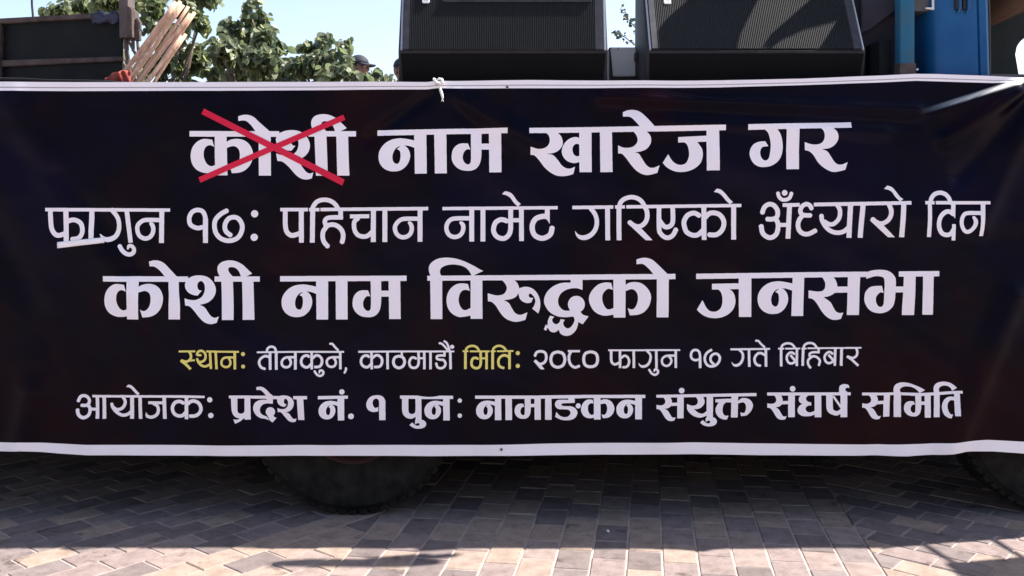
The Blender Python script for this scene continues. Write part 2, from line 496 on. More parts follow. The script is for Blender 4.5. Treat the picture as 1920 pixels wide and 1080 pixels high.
TEXT['line4'] = """
W 480 620 8
P 30,302! 1327,300! 1327,328! 30,328!
S 38 220,392 160,372 105,395 70,440 70,490 100,540 157,562
L 40 222,312 232,575
S 34 170,318 190,257 240,234 290,257 312,315
L 40 312,310 322,575
S 36 580,395 470,395 420,420 398,465 410,515 455,540 505,530 530,490 525,440 505,418
L 40 595,312 600,577
S 40 800,390 770,368 715,385 685,440 695,505 745,542 790,538 835,495
L 38 838,312 842,577
S 40 850,415 900,370 950,375 990,420 990,485 955,535 882,542
S 34 880,598 915,650 960,675 1000,660 1015,625 995,595 960,600 953,637,16
S 36 1250,395 1150,395 1090,415 1065,460 1080,515 1125,540 1175,530 1200,490 1195,440 1175,418
L 38 1268,312 1270,577
S 34 1112,193,30 1150,195 1190,240 1242,295
S 34 1352,555 1350,590 1325,638,26
W 660 620 8
P 98,298! 1537,295! 1537,322! 98,328!
S 40 260,392 225,368 170,385 140,440 150,505 200,542 245,538 292,495
L 38 295,310 300,577
S 40 305,410 360,368 410,375 450,420 450,485 415,535 337,542
L 38 533,305 537,577
L 34 747,315 747,385
S 42 705,380 645,402 622,465 645,530 705,557 765,530 790,465 765,402 705,380
S 38 998,305 1000,480 975,540 930,557 880,540 860,480 880,420 920,400 967,418
L 30 1010,412 1080,412
L 38 1085,305 1088,577
L 38 1178,305 1180,577
L 36 1388,315 1388,388
S 36 1406,370 1310,370 1275,385 1278,420 1320,432 1375,440 1403,490 1385,540 1335,560 1285,545 1262,480
L 38 1475,305 1480,577
S 32 1310,185 1350,195 1400,245 1445,300
S 32 1382,152 1420,180 1445,230 1465,300
D 1503,240,31
W 850 620 8
S 40 1222,382 1250,325 1310,308 1375,330 1395,400 1370,470 1310,500 1265,490 1225,450
P 1205,460! 1235,430! 1300,490 1368,580! 1310,580!
S 44 1567,314 1490,345 1462,430 1490,515 1567,548 1645,515 1672,430 1645,345 1567,314
L 34 1718,308 1900,307
S 40 1762,318 1735,380 1740,460 1775,525 1830,550 1893,528
W 1060 620 8
S 44 380,314 300,345 275,430 300,515 380,543 460,515 485,430 460,345 380,314
P 642,280! 1722,278! 1722,303! 642,307!
S 38 687,290 688,430 705,485 750,505 805,480
L 38 818,290 822,562
S 36 835,410 885,375 930,395 955,450 945,510 910,545 862,547
L 38 1025,290 1028,560
S 36 1215,295,34 1265,345,36 1278,400,36 1262,470,38 1220,520,40 1160,537,38 1120,520,26 1098,485,5
L 38 1363,290 1365,562
S 34 1252,578 1290,635 1335,660 1375,645 1390,610 1370,580 1340,585 1330,615,14
S 34 1640,372 1530,375 1470,400 1447,445 1460,500 1510,527 1560,510 1588,460 1580,415 1557,398
L 38 1655,290 1655,558
W 1270 620 8
S 36 312,430 265,440 215,415 202,360 225,305 275,287 320,310 338,370 338,440
L 40 338,390 337,558
S 38 518,283 445,330 412,390 415,460 450,515 510,533 575,515 625,460 635,395 605,355 565,345 515,370 495,420 510,470 545,498
P 797,265! 1388,257! 1388,285! 797,295!
S 36 918,277,34 970,330,36 983,390,36 968,450,38 930,500,40 880,520,40 840,510,26 813,470,5
L 38 1072,265 1075,540
S 38 1315,365 1250,335 1200,345 1160,395 1155,450 1185,505 1243,522
L 40 1323,265 1325,538
S 32 1173,150 1215,155 1255,200 1312,250
W 1400 620 8
P 470,257! 562,257! 562,282! 470,282!
P 578,257! 805,255! 805,280! 578,282!
P 822,256! 900,256! 900,280! 822,280!
P 915,252! 1725,245! 1725,270! 915,277!
S 34 513,275 535,220 580,195 625,190 680,205 730,265
L 38 515,265 512,533
S 36 718,352 680,328 640,335 605,375 600,425 625,475 675,490 745,455
L 36 655,365 735,460
L 38 755,260 750,530
S 34 848,275 870,215 915,190 965,185 1015,205 1060,265
L 40 850,260 840,528
L 34 1083,255 1080,340
S 34 1098,325 1000,325 950,345 948,380 970,412
S 36 950,402 1010,385 1065,405 1100,455 1083,528
S 36 965,400 925,445 925,505 962,562
S 36 1292,350 1255,322 1215,330 1178,370 1172,420 1195,470 1245,488 1320,445
L 36 1228,362 1310,455
L 38 1330,255 1322,527
L 42 1425,255 1418,527
S 36 1638,255 1660,310 1650,370 1610,405 1570,405 1512,387
L 36 1502,383 1580,437 1675,526
"""
TEXT['line5'] = """
W 130 700 8
P 322,333! 1500,322! 1760,323! 2040,331! 2040,365! 1760,362! 1500,358! 322,370!
S 48 110,432 140,365 185,345 240,360 275,410 265,465 225,490 155,490
S 50 240,482 280,520 288,580 265,640 205,672 150,655 115,610 105,548
L 42 275,545 390,548
L 54 400,345 408,687
L 56 508,345 515,687
S 48 785,340 825,400 830,450 800,510 745,545 690,545 640,505
S 48 625,458 640,515 690,580 760,625 820,632 880,610 930,565
L 60 940,345 930,687
L 54 1063,335 1060,687
P 852,205! 885,168! 935,180 985,225 1030,275 1060,302! 1025,328! 970,275 930,230 895,208!
L 44 1188,438 1415,437
S 48 1265,450 1320,480 1340,540 1320,610 1265,650 1200,658 1145,625,36
P 1145,580! 1170,615 1200,640! 1200,680! 1145,665!
L 56 1435,340 1435,683
S 52 1728,442 1670,415 1600,430 1560,490 1558,550 1590,610 1650,635 1710,625 1760,575
L 54 1770,340 1765,683
S 52 1785,455 1835,415 1890,410 1950,440 1982,500 1978,560 1940,610 1880,635 1815,635
D 2117,390,40
D 2132,625,40
W 350 700 8
P 645,325! 1395,330! 1395,378! 645,368!
P 675,340! 770,340! 770,530 780,580 820,600 860,585 875,550 875,340! 960,340! 968,688! 880,690! 865,670 810,715 735,750! 708,680! 750,690 800,672 740,650 695,590 680,500
P 1058,200! 1110,190 1160,200 1210,235 1260,290 1305,335 1300,450! 1240,445 1180,450 1130,480 1105,530 1110,580 1145,620 1200,640! 1250,700! 1180,678 1110,665 1050,625 1010,560 1005,500 1030,440 1090,400 1150,390 1210,390! 1200,330 1150,265 1110,240 1060,245!
D 1262,572,70
P 1215,630! 1310,630! 1320,650 1355,662! 1295,732! 1260,710 1240,675!
P 1390,340 1440,322 1500,322 1560,340 1605,385 1620,440 1600,510 1550,560 1495,575! 1545,600 1580,650 1610,678 1655,672! 1640,720! 1590,728 1530,705 1470,635 1420,580 1372,575! 1370,515! 1420,530 1480,525 1520,490 1533,440 1525,395 1500,370 1475,385 1470,425 1485,450 1512,455! 1480,495! 1430,485 1385,450 1368,400
P 1613,330! 1818,330! 1818,378! 1613,378!
P 1665,350! 1762,350! 1775,692! 1680,692!
W 560 700 8
P 298,333! 740,332! 740,378! 298,380!
G bowl_na 172:310 515:558 562:596 / 380:405 745:680 / 0 0
P 585,350! 685,350! 690,698! 597,698!
D 650,277,40
D 788,640,43
P 1205,450! 1300,450! 1302,703! 1208,703!
P 1300,460! 1298,410 1270,360 1220,332 1150,330 1080,350 1035,400 1015,460 1025,520 1060,560 1120,580 1195,570! 1195,505! 1150,520 1120,490 1108,440 1125,395 1160,380 1195,395 1205,430 1205,470!
W 740 700 8
P 80,333! 878,333! 878,380! 80,380!
P 110,350! 205,350! 207,550 220,595 255,610 290,600 312,560 312,350! 402,350! 405,715! 310,715! 315,655 270,675 220,680 160,655 120,600 110,520
N tail_u
P 308,705! 410,695 455,715 475,755 455,800 400,825 330,828 270,810 222,775! 262,735! 300,768 340,785 370,775 372,750 345,745 305,765!
E
G bowl_na 172:448 515:697 562:735 / 380:405 745:683 / 0 0
P 728,350! 825,350! 828,702! 733,702!
D 978,405,33
D 978,630,33
G bowl_na 172:1222 515:1472 562:1510 / 380:405 745:683 / 0 0
P 1503,350! 1597,350! 1600,698! 1505,698!
P 1660,350! 1758,350! 1760,698! 1663,698!
W 960 700 8
P -552,330! 2000,322! 2000,370! -552,378!
G ma 967:40 1170:190 1288:280 1375:338 1507:432 / 340:370 770:697 / 0 0
P 495,350! 590,350! 595,697! 497,697!
P 845,340! 940,340! 940,440! 770,445 740,460 750,480 800,487 880,490 940,515 975,560 978,600 950,655 890,690 810,700 730,690 645,650! 665,572! 710,625 770,650 830,645 870,610 872,570 840,540 780,535 700,530 660,505 643,460 660,415 710,392 845,395!
D 993,485,38
P 1228,350! 1327,350! 1328,690! 1228,690!
P 1215,402! 1170,394 1110,405 1060,455 1034,530 1045,590 1080,640 1130,665 1180,670 1232,660! 1232,605! 1195,622 1165,605 1145,570 1138,525 1145,480 1170,455 1195,448 1222,455!
P 1322,412! 1370,393 1430,394 1490,425 1525,480 1535,530 1520,590 1480,640 1430,665 1362,670! 1342,610! 1370,622 1400,612 1422,570 1428,520 1418,475 1390,455 1322,465!
G bowl_na 172:1565 515:1815 562:1855 / 380:395 745:672 / 0 0
P 1848,345! 1950,345! 1945,687! 1846,687!
W 1170 700 8
P 485,320! 1983,291! 1983,337! 485,363!
N sa
P 582,350! 610,390 617,430 600,460 570,475 530,478 487,470! 487,533! 525,540 560,575 605,650 645,695 690,712 725,710 752,703! 772,655! 735,662 710,645 685,605 655,560 610,528! 660,518 700,490 715,450 712,400 690,350!
P 700,440! 800,436! 800,483! 700,487!
P 797,345! 893,343! 890,670! 795,672!
E
D 862,257,42
P 1070,345! 1095,380 1105,420 1090,460 1050,480 1000,478 940,455! 942,535! 980,590 1040,635 1110,658 1170,655 1238,628! 1238,560! 1190,595 1150,600 1100,580 1045,530! 1100,530 1160,505 1200,450 1203,400 1180,340!
P 1237,330! 1333,330! 1330,682! 1235,682!
G tail_u 222:1138 308:1222 410:1325 475:1390 / 695:655 828:790 / 0 0
P 1368,385! 1612,376! 1612,432! 1368,432!
P 1430,420! 1395,470 1370,530 1380,600 1420,655 1480,685 1540,690! 1565,630! 1510,630 1480,590 1475,530 1490,470 1530,425!
P 1608,320! 1708,320! 1700,658! 1600,658!
P 1703,412! 1760,370 1820,368 1880,390 1920,440 1925,500 1890,570 1830,625 1750,638! 1740,580! 1790,590 1815,560 1825,500 1810,450 1775,430 1703,448!
W 1400 700 8
P 303,285! 1558,285! 1558,328! 303,330!
G sa 487:305 617:440 715:535 772:595 797:620 893:720 / 350:322 672:655 712:692 / 0 0
D 687,230,42
P 830,315! 790,350 778,395 795,435 835,455! 785,490 760,545 775,600 830,635 900,640 960,635 1022,610! 1022,555! 960,580 910,575 880,540 890,500 930,480 965,480! 965,430! 920,425 890,395 890,360 930,318!
P 1015,300! 1115,300! 1113,655! 1015,655!
P 1188,310! 1285,310! 1287,500 1295,540 1330,560 1370,555 1405,525! 1405,600! 1350,628 1290,620 1230,590 1195,540 1188,460
L 32 1295,340 1408,505
P 1405,250! 1507,270! 1503,655! 1400,655!
P 1385,300! 1385,230 1400,185 1450,162 1500,165 1530,180 1540,220! 1500,215 1480,240 1490,275 1512,300!
W 1590 700 8
P 210,288! 690,290! 1100,290! 1330,278! 1685,248! 1685,288! 1330,322! 1100,335! 690,330! 210,330!
G sa 487:212 617:345 715:448 772:503 797:540 893:638 / 350:322 672:658 712:692 / 0 0
P 700,295! 805,295! 800,658! 697,660!
P 695,305! 690,240 705,190 750,155 830,140 920,150 1010,180 1090,215 1145,248! 1065,292! 1030,250 980,215 910,198 840,205 795,235 790,265 805,305!
G ma 967:843 1170:1002 1288:1088 1375:1140 1507:1230 / 340:335 770:660 / 0 0
P 1278,285! 1362,285! 1357,650! 1273,652!
P 1280,295! 1272,225 1295,165 1350,130 1430,120 1510,135 1570,170 1612,210! 1545,255! 1520,210 1480,185 1430,178 1385,190 1355,220 1355,265 1362,295!
P 1572,345! 1520,340 1460,360 1415,410 1393,480 1400,560 1430,620 1480,655 1518,658! 1540,600! 1510,598 1485,560 1472,500 1480,440 1510,400 1550,392 1572,405!
P 1570,270! 1647,265! 1640,620! 1563,622!
"""
NAMED = {}

def cat(p0, p1, p2, p3, t):
    return 0.5 * ((2 * p1) + (-p0 + p2) * t + (2 * p0 - 5 * p1 + 4 * p2 - p3) * t * t + (-p0 + 3 * p1 - 3 * p2 + p3) * t * t * t)

def smooth_closed(pts, cor, n=6):
    N = len(pts)
    out = []
    for i in range(N):
        a, b = pts[i], pts[(i + 1) % N]
        out.append(a)
        ca, cb = cor[i], cor[(i + 1) % N]
        if ca and cb: continue
        p0 = pts[i - 1] if not ca else a + (a - b) * 0.3
        p3 = pts[(i + 2) % N] if not cb else b + (b - a) * 0.3
        if ca: p0 = 2 * a - b
        if cb: p3 = 2 * b - a
        for k in range(1, n): out.append(cat(p0, a, b, p3, k / n))
    return np.array(out)

def smooth_open(p, n=6):
    out = []
    N = len(p)
    for i in range(N - 1):
        p0 = p[i - 1] if i else 2 * p[0] - p[1]
        p3 = p[i + 2] if i + 2 < N else 2 * p[-1] - p[-2]
        for k in range(n): out.append(cat(p0, p[i], p[i + 1], p3, k / n))
    out.append(p[-1])
    return np.array(out)

def stroke_polys(q):
    """quads and discs that make up a stroke; q rows are x, y, width; ends are cut square"""
    res = []
    for a, b in zip(q, q[1:]):
        d = b[:2] - a[:2]
        L = np.hypot(*d)
        if L < 1e-6: continue
        n = np.array((-d[1], d[0])) / L
        res.append(np.array((a[:2] + n * a[2] / 2, b[:2] + n * b[2] / 2, b[:2] - n * b[2] / 2, a[:2] - n * a[2] / 2)))
    for a in q[1:-1]:
        res.append(disc(a[0], a[1], a[2] / 2, 20))
    return res

def disc(x, y, r, n=40):
    t = np.linspace(0, 2 * np.pi, n, endpoint=False)
    return np.stack((x + r * np.cos(t), y + r * np.sin(t)), 1)

def parse(txt):
    """list of (sign, polygon in image pixels)"""
    shapes, stack = [], []
    ox = oy = 0.0
    s = 1.0
    def emit(sign, poly):
        shapes.append((sign, poly / s + np.array((ox, oy))))
        for nm in stack: NAMED[nm].append((sign, poly))
    for ln in txt.strip().splitlines():
        w = ln.split()
        c = w[0]
        if c == 'W': ox, oy, s = (float(t) for t in w[1:])
        elif c == 'N': stack.append(w[1]); NAMED[w[1]] = []
        elif c == 'E': stack.pop()
        elif c in 'PH':
            cor = [t.endswith('!') for t in w[1:]]
            pts = np.array([[float(x) for x in t.rstrip('!').split(',')] for t in w[1:]])
            emit(1 if c == 'P' else -1, smooth_closed(pts, cor))
        elif c in 'SL':
            wd = float(w[1])
            q = []
            for t in w[2:]:
                f = [float(x) for x in t.split(',')]
                q.append(f if len(f) == 3 else f + [wd])
            q = np.array(q)
            if c == 'S': q = smooth_open(q)
            for p in stroke_polys(q): emit(1, p)
        elif c == 'D':
            x, y, r = (float(t) for t in w[1].split(','))
            emit(1, disc(x, y, r))
        elif c == 'G':
            parts = ' '.join(w[2:]).split('/')
            xs = np.array([[float(v) for v in t.split(':')] for t in parts[0].split()])
            ys = np.array([[float(v) for v in t.split(':')] for t in parts[1].split()])
            sk, x0 = (float(t) for t in parts[2].split())
            for sign, p in NAMED[w[1]]:
                X = lin(p[:, 0], xs)
                emit(sign, np.stack((X, lin(p[:, 1], ys) + sk * (X - x0)), 1))
    return shapes

def lin(v, st):
    """piecewise linear map with extrapolation"""
    r = np.interp(v, st[:, 0], st[:, 1])
    a = (st[1, 1] - st[0, 1]) / (st[1, 0] - st[0, 0])
    b = (st[-1, 1] - st[-2, 1]) / (st[-1, 0] - st[-2, 0])
    r = np.where(v < st[0, 0], st[0, 1] + (v - st[0, 0]) * a, r)
    return np.where(v > st[-1, 0], st[-1, 1] + (v - st[-1, 0]) * b, r)

def raster(shapes, K=4):
    allp = np.concatenate([p for _, p in shapes])
    lo = np.floor(allp.min(0)) - 3
    hi = np.ceil(allp.max(0)) + 3
    Wd, Ht = ((hi - lo) * K).astype(int)
    mask = np.zeros((Ht, Wd), np.float32)
    for sign, p in shapes:
        q = (p - lo) * K
        x0, y0 = np.maximum(np.floor(q.min(0)).astype(int) - 1, 0)
        x1, y1 = np.ceil(q.max(0)).astype(int) + 2
        x1, y1 = min(x1, Wd), min(y1, Ht)
        tog = np.zeros((y1 - y0, x1 - x0 + 1), np.int32)
        for a, b in zip(q, np.roll(q, -1, 0)):
            if a[1] == b[1]: continue
            if a[1] > b[1]: a, b = b, a
            r0 = int(math.ceil(a[1] - 0.5)); r1 = int(math.ceil(b[1] - 0.5))
            if r1 <= r0: continue
            rows = np.arange(r0, r1)
            xx = a[0] + (rows + 0.5 - a[1]) * (b[0] - a[0]) / (b[1] - a[1])
            cc = np.clip(np.ceil(xx - 0.5).astype(int) - x0, 0, x1 - x0)
            np.add.at(tog, (rows - y0, cc), 1)
        ins = (np.cumsum(tog, 1)[:, :-1] % 2).astype(bool)
        sub = mask[y0:y1, x0:x1]
        sub[ins] = 1.0 if sign > 0 else 0.0
    return mask, lo, K

def blur(f):
    for ax in (0, 1):
        f = (np.roll(f, 1, ax) + 2 * f + np.roll(f, -1, ax)) / 4
    return f

def contours(f):
    H, Wd = f.shape
    b = f > 0.5
    idx = (b[:-1, :-1] * 1 + b[:-1, 1:] * 2 + b[1:, 1:] * 4 + b[1:, :-1] * 8)
    cells = np.argwhere((idx != 0) & (idx != 15))
    T = {1: [(3, 0)], 2: [(0, 1)], 3: [(3, 1)], 4: [(1, 2)], 5: [(3, 2), (1, 0)], 6: [(0, 2)], 7: [(3, 2)], 8: [(2, 3)], 9: [(2, 0)], 10: [(0, 3), (2, 1)], 11: [(2, 1)], 12: [(1, 3)], 13: [(1, 0)], 14: [(0, 3)]}
    nxt = {}
    for i, j in cells.tolist():
        e = (2 * (i * Wd + j), 2 * (i * Wd + j + 1) + 1, 2 * ((i + 1) * Wd + j), 2 * (i * Wd + j) + 1)
        for s, t in T[int(idx[i, j])]: nxt[e[s]] = e[t]
    def pos(e):
        k, v = divmod(e, 2)
        i, j = divmod(k, Wd)
        if v:
            a, c = f[i, j], f[i + 1, j]
            return (j, i + (0.5 - a) / (c - a))
        a, c = f[i, j], f[i, j + 1]
        return (j + (0.5 - a) / (c - a), i)
    loops = []
    while nxt:
        s, e = nxt.popitem()
        lp = [s]
        while e != s:
            lp.append(e)
            e = nxt.pop(e)
        loops.append(np.array([pos(k) for k in lp]))
    return loops

def simplify(p, tol):
    def dp(a, b):
        st, keep = [(a, b)], {a, b}
        while st:
            i, j = st.pop()
            if j - i < 2: continue
            d = P[j] - P[i]
            L = np.hypot(*d)
            q = P[i + 1:j] - P[i]
            dist = np.abs(q[:, 0] * d[1] - q[:, 1] * d[0]) / L if L > 1e-9 else np.hypot(q[:, 0], q[:, 1])
            k = int(dist.argmax())
            if dist[k] > tol:
                k += i + 1
                keep.add(k); st.append((i, k)); st.append((k, j))
        return keep
    P = np.concatenate((p, p[:1]))
    far = int(np.hypot(*(p - p[0]).T).argmax())
    keep = dp(0, far) | dp(far, len(P) - 1)
    keep.discard(len(P) - 1)
    return p[sorted(keep)]

def letter_mesh(name, txt, gap=20.0, step=11.0):
    """flat lettering cut to the traced shapes, laid on the hanging cloth; one mesh per word"""
    m, lo, K = raster(parse(txt))
    f = blur(m)
    verts, edges = [], []
    for lp in contours(f):
        if len(lp) < 8: continue
        q = simplify(lp, 0.32)
        if len(q) < 3: continue
        n = len(verts)
        q = (q + 0.5) / K + lo
        verts += [Vector(t) for t in q.tolist()]
        edges += [(n + i, n + (i + 1) % len(q)) for i in range(len(q))]
    H, Wd = f.shape
    er = blur(blur(blur(blur(m))))
    gx, gy = np.meshgrid(np.arange(step / 2, Wd / K, step), np.arange(step / 2, H / K, step))
    for x, y in zip(gx.ravel(), gy.ravel()):
        if er[min(int(y * K), H - 1), min(int(x * K), Wd - 1)] > 0.99:
            verts.append(Vector((x + lo[0], y + lo[1])))
    v, e, fc, *_ = delaunay_2d_cdt(verts, edges, [], 0, 1e-4)
    def inside(t):
        c = sum((v[i] for i in t), Vector((0, 0))) / 3
        x, y = (c.x - lo[0]) * K - .5, (c.y - lo[1]) * K - .5
        i, j = int(y), int(x)
        if not (0 <= i < H - 1 and 0 <= j < Wd - 1): return False
        a, b = y - i, x - j
        return (f[i, j] * (1 - a) * (1 - b) + f[i + 1, j] * a * (1 - b) + f[i, j + 1] * (1 - a) * b + f[i + 1, j + 1] * a * b) > 0.5
    fc = [t for t in fc if inside(t)]
    used = sorted({i for t in fc for i in t})
    re_ = {k: i for i, k in enumerate(used)}
    v = [v[k] for k in used]
    fc = [tuple(re_[i] for i in t) for t in fc]
    # split into words: islands whose spans along the line lie closer than the word gap belong together
    par = list(range(len(v)))
    def find(i):
        while par[i] != i:
            par[i] = par[par[i]]
            i = par[i]
        return i
    for t in fc:
        a = find(t[0])
        for k in t[1:]: par[find(k)] = a
    span = {}
    for i, p in enumerate(v):
        r = find(i)
        lo_, hi_ = span.get(r, (1e9, -1e9))
        span[r] = (min(lo_, p.x), max(hi_, p.x))
    groups, end = [], -1e9
    for r, (a, b) in sorted(span.items(), key=lambda kv: kv[1]):
        if a - end > gap: groups.append(set())
        groups[-1].add(r)
        end = max(end, b)
    res = []
    for g in groups:
        tri = [t for t in fc if find(t[0]) in g]
        used = sorted({i for t in tri for i in t})
        ix = {k: i for i, k in enumerate(used)}
        res.append(pymesh(name, [cloth(v[k].x, v[k].y, LIFT) for k in used], [tuple(ix[i] for i in reversed(t)) for t in tri], True))
    return res
# ---------------------------------------------------------------- ground: sheet to the horizon, brick paving on it
def joint_mat():
    m = mat("sandy_joints", (0.30, 0.235, 0.215), (0.38, 0.31, 0.285), 9, 0.95, 0.1, bump=0.3)
    return m
M['joint'] = joint_mat()
def paver_mat():
    m = bpy.data.materials.new("brick_pavers")
    m.use_nodes = True
    nt = m.node_tree
    p = nt.nodes["Principled BSDF"]
    p.inputs["Roughness"].default_value = 0.85
    p.inputs["Specular IOR Level"].default_value = 0.25
    g = nt.nodes.new("ShaderNodeNewGeometry")
    r = nt.nodes.new("ShaderNodeValToRGB")
    r.color_ramp.interpolation = 'CONSTANT'
    cols = [(0.0, (.47, .38, .315)), (.20, (.38, .315, .295)), (.36, (.43, .355, .32)), (.5, (.26, .222, .215)), (.64, (.32, .275, .265)), (.76, (.49, .395, .32)), (.88, (.285, .242, .232))]
    e = r.color_ramp.elements
    e[0].position, e[0].color = 0, (*[k * t for k, t in zip(cols[0][1], (.56, .535, .545))], 1)
    e[1].position, e[1].color = cols[1][0], (*[k * t for k, t in zip(cols[1][1], (.56, .535, .545))], 1)
    for q, c in cols[2:]:
        x = e.new(q); x.color = (*[k * t for k, t in zip(c, (.56, .535, .545))], 1)
    nt.links.new(g.outputs["Random Per Island"], r.inputs[0])
    tc = nt.nodes.new("ShaderNodeTexCoord")
    def noi(sc, det=5):
        n = nt.nodes.new("ShaderNodeTexNoise")
        n.inputs["Scale"].default_value = sc
        n.inputs["Detail"].default_value = det
        n.inputs["Roughness"].default_value = 0.65
        nt.links.new(tc.outputs["Object"], n.inputs["Vector"])
        return n
    def mixc(a, b, fac, mode='MULTIPLY'):
        x = nt.nodes.new("ShaderNodeMix")
        x.data_type = 'RGBA'; x.blend_type = mode
        nt.links.new(fac, x.inputs[0])
        nt.links.new(a, x.inputs[6])
        if isinstance(b, tuple): x.inputs[7].default_value = (*b, 1)
        else: nt.links.new(b, x.inputs[7])
        return x.outputs[2]
    def ramp(src, lo, hi):
        q = nt.nodes.new("ShaderNodeMapRange")
        q.inputs["From Min"].default_value = lo
        q.inputs["From Max"].default_value = hi
        nt.links.new(src, q.inputs[0])
        return q.outputs[0]
    c = r.outputs[0]
    c = mixc(c, (.72, .70, .70), ramp(noi(14).outputs[0], .42, .66))
    c = mixc(c, (1.14, 1.10, 1.04), ramp(noi(60, 3).outputs[0], .45, .62))
    c = mixc(c, (.42, .40, .40), ramp(noi(5.5, 8).outputs[0], .60, .69))       # scuffs and dirt
    c = mixc(c, (.25, .24, .25), ramp(noi(23, 6).outputs[0], .66, .71))        # small dark spots
    nt.links.new(c, p.inputs["Base Color"])
    b = nt.nodes.new("ShaderNodeBump")
    b.inputs["Strength"].default_value = 0.35
    b.inputs["Distance"].default_value = 0.004
    nt.links.new(noi(120, 4).outputs[0], b.inputs["Height"])
    nt.links.new(b.outputs[0], p.inputs["Normal"])
    return m
M['paver'] = paver_mat()

bm = bmesh.new()
bmesh.ops.create_grid(bm, x_segments=8, y_segments=8, size=900)
ground = obj("ground", bm, M['joint'])
ground.location.z = -0.0042
tag(ground, kind="structure")

TH = math.radians(8.4)
ex = Vector((math.cos(TH), -math.sin(TH)))      # across the straight columns
ey = Vector((math.sin(TH), math.cos(TH)))       # along them
def clip(poly, n, c):
    out = []
    for a, b in zip(poly, poly[1:] + poly[:1]):
        da, db = a.dot(n) - c, b.dot(n) - c
        if da <= 0: out.append(a)
        if da * db < 0: out.append(a + (b - a) * (da / (da - db)))
    return out
pv, pf = [], []
def paver(poly):
    poly = [Vector(p) for p in poly]
    if len(poly) < 3: return
    A = sum(a.x * b.y - a.y * b.x for a, b in zip(poly, poly[1:] + poly[:1])) / 2
    if A < 0: poly.reverse()
    if abs(A) < 0.0016: return
    c = sum(poly, Vector((0, 0))) / len(poly)
    dz = random.uniform(-.0022, .0012)
    tx, ty = random.uniform(-.012, .012), random.uniform(-.012, .012)
    n0 = len(pv)
    N = len(poly)
    def inset(q):
        res = []
        for i in range(N):
            a, b, d = poly[i - 1], poly[i], poly[(i + 1) % N]
            e1, e2 = (b - a).normalized(), (d - b).normalized()
            n1, n2 = Vector((-e1.y, e1.x)), Vector((-e2.y, e2.x))
            k = n1 + n2
            den = max(0.35, 1 + n1.dot(n2))
            res.append(b + k * (q / den))
        return res
    for q, z in ((.0026, -.016), (.0026, -.0045), (.0075, 0.0)):
        for p in inset(q):
            pv.append((p.x, p.y, z + dz + (p.x - c.x) * tx + (p.y - c.y) * ty))
    for k in range(2):
        for i in range(N):
            j = (i + 1) % N
            pf.append((n0 + k * N + i, n0 + k * N + j, n0 + (k + 1) * N + j, n0 + (k + 1) * N + i))
    pf.append(tuple(n0 + 2 * N + i for i in range(N)))
XL, XR = -.635, 1.575
BW_, BL_ = .145, .215
ORG = Vector((0, 0))
# centre zone: columns along ey with free staggering
ncol = int(round((XR - XL) / BW_))
wc = (XR - XL) / ncol
for i in range(ncol):
    off = (i % 2) * BL_ * 0.5 + random.uniform(-.03, .03)
    y = -4.6 + off
    while y < 6.0:
        x0, x1 = XL + i * wc, XL + (i + 1) * wc
        paver([ex * x0 + ey * y, ex * x1 + ey * y, ex * x1 + ey * (y + BL_), ex * x0 + ey * (y + BL_)])
        y += BL_
def zone(ang, side, lo, hi):
    a = math.radians(ang)
    e1 = Vector((math.cos(a), math.sin(a))); e2 = Vector((-e1.y, e1.x))
    R = 7.5
    j = -int(R / BW_)
    while j * BW_ < R:
        x = -R + (j % 2) * BL_ * .5 + random.uniform(-.02, .02)
        while x < R:
            p = [e1 * x + e2 * (j * BW_), e1 * (x + BL_) + e2 * (j * BW_), e1 * (x + BL_) + e2 * ((j + 1) * BW_), e1 * x + e2 * ((j + 1) * BW_)]
            cc = p[0] + (p[2] - p[0]) * .5
            if -5.2 < cc.x < 5.6 and -4.6 < cc.y < 6.0:
                if side < 0: p = clip(p, ex, XL)
                else: p = clip(p, -ex, -XR)
                if len(p) >= 3: paver(p)
            x += BL_
        j += 1
zone(50, -1, 0, 0)
zone(-41, 1, 0, 0)
paving = obj("paving", pymesh("paving", pv, pf), M['paver'])
tag(paving, kind="structure")
# unseen bank added behind the viewer to hold back low sky light
bm = bmesh.new()
bmesh.ops.create_grid(bm, x_segments=90, y_segments=12, size=1)
for v in bm.verts:
    x, t = v.co.x * 70, (v.co.y + 1) / 2
    v.co = (x, -20 - t * 10 - x * x * .002 * -1, t * 10.5 * (1 + .35 * noise.noise((x * .13, t, 2))) + .5 * noise.noise((x * .5, t * 4, 5)) * t)
sky_block_bank = obj("sky_block_bank", bm, mat("sky_block_grey", (.14, .14, .145), (.20, .20, .205), 1.2, .95, .1, bump=.6))
shade(sky_block_bank, 60)
tag(sky_block_bank, kind="structure")
# ---------------------------------------------------------------- the truck behind the banner
truck = empty("truck", (0, 1.1, 0))
tag(truck, "blue flatbed truck with its side hidden behind the black banner", "truck")
TP = Vector((0, 1.1, 0))
def tp(o):
    o.parent = truck
    o.matrix_parent_inverse = Matrix.Translation(-TP)
    return o

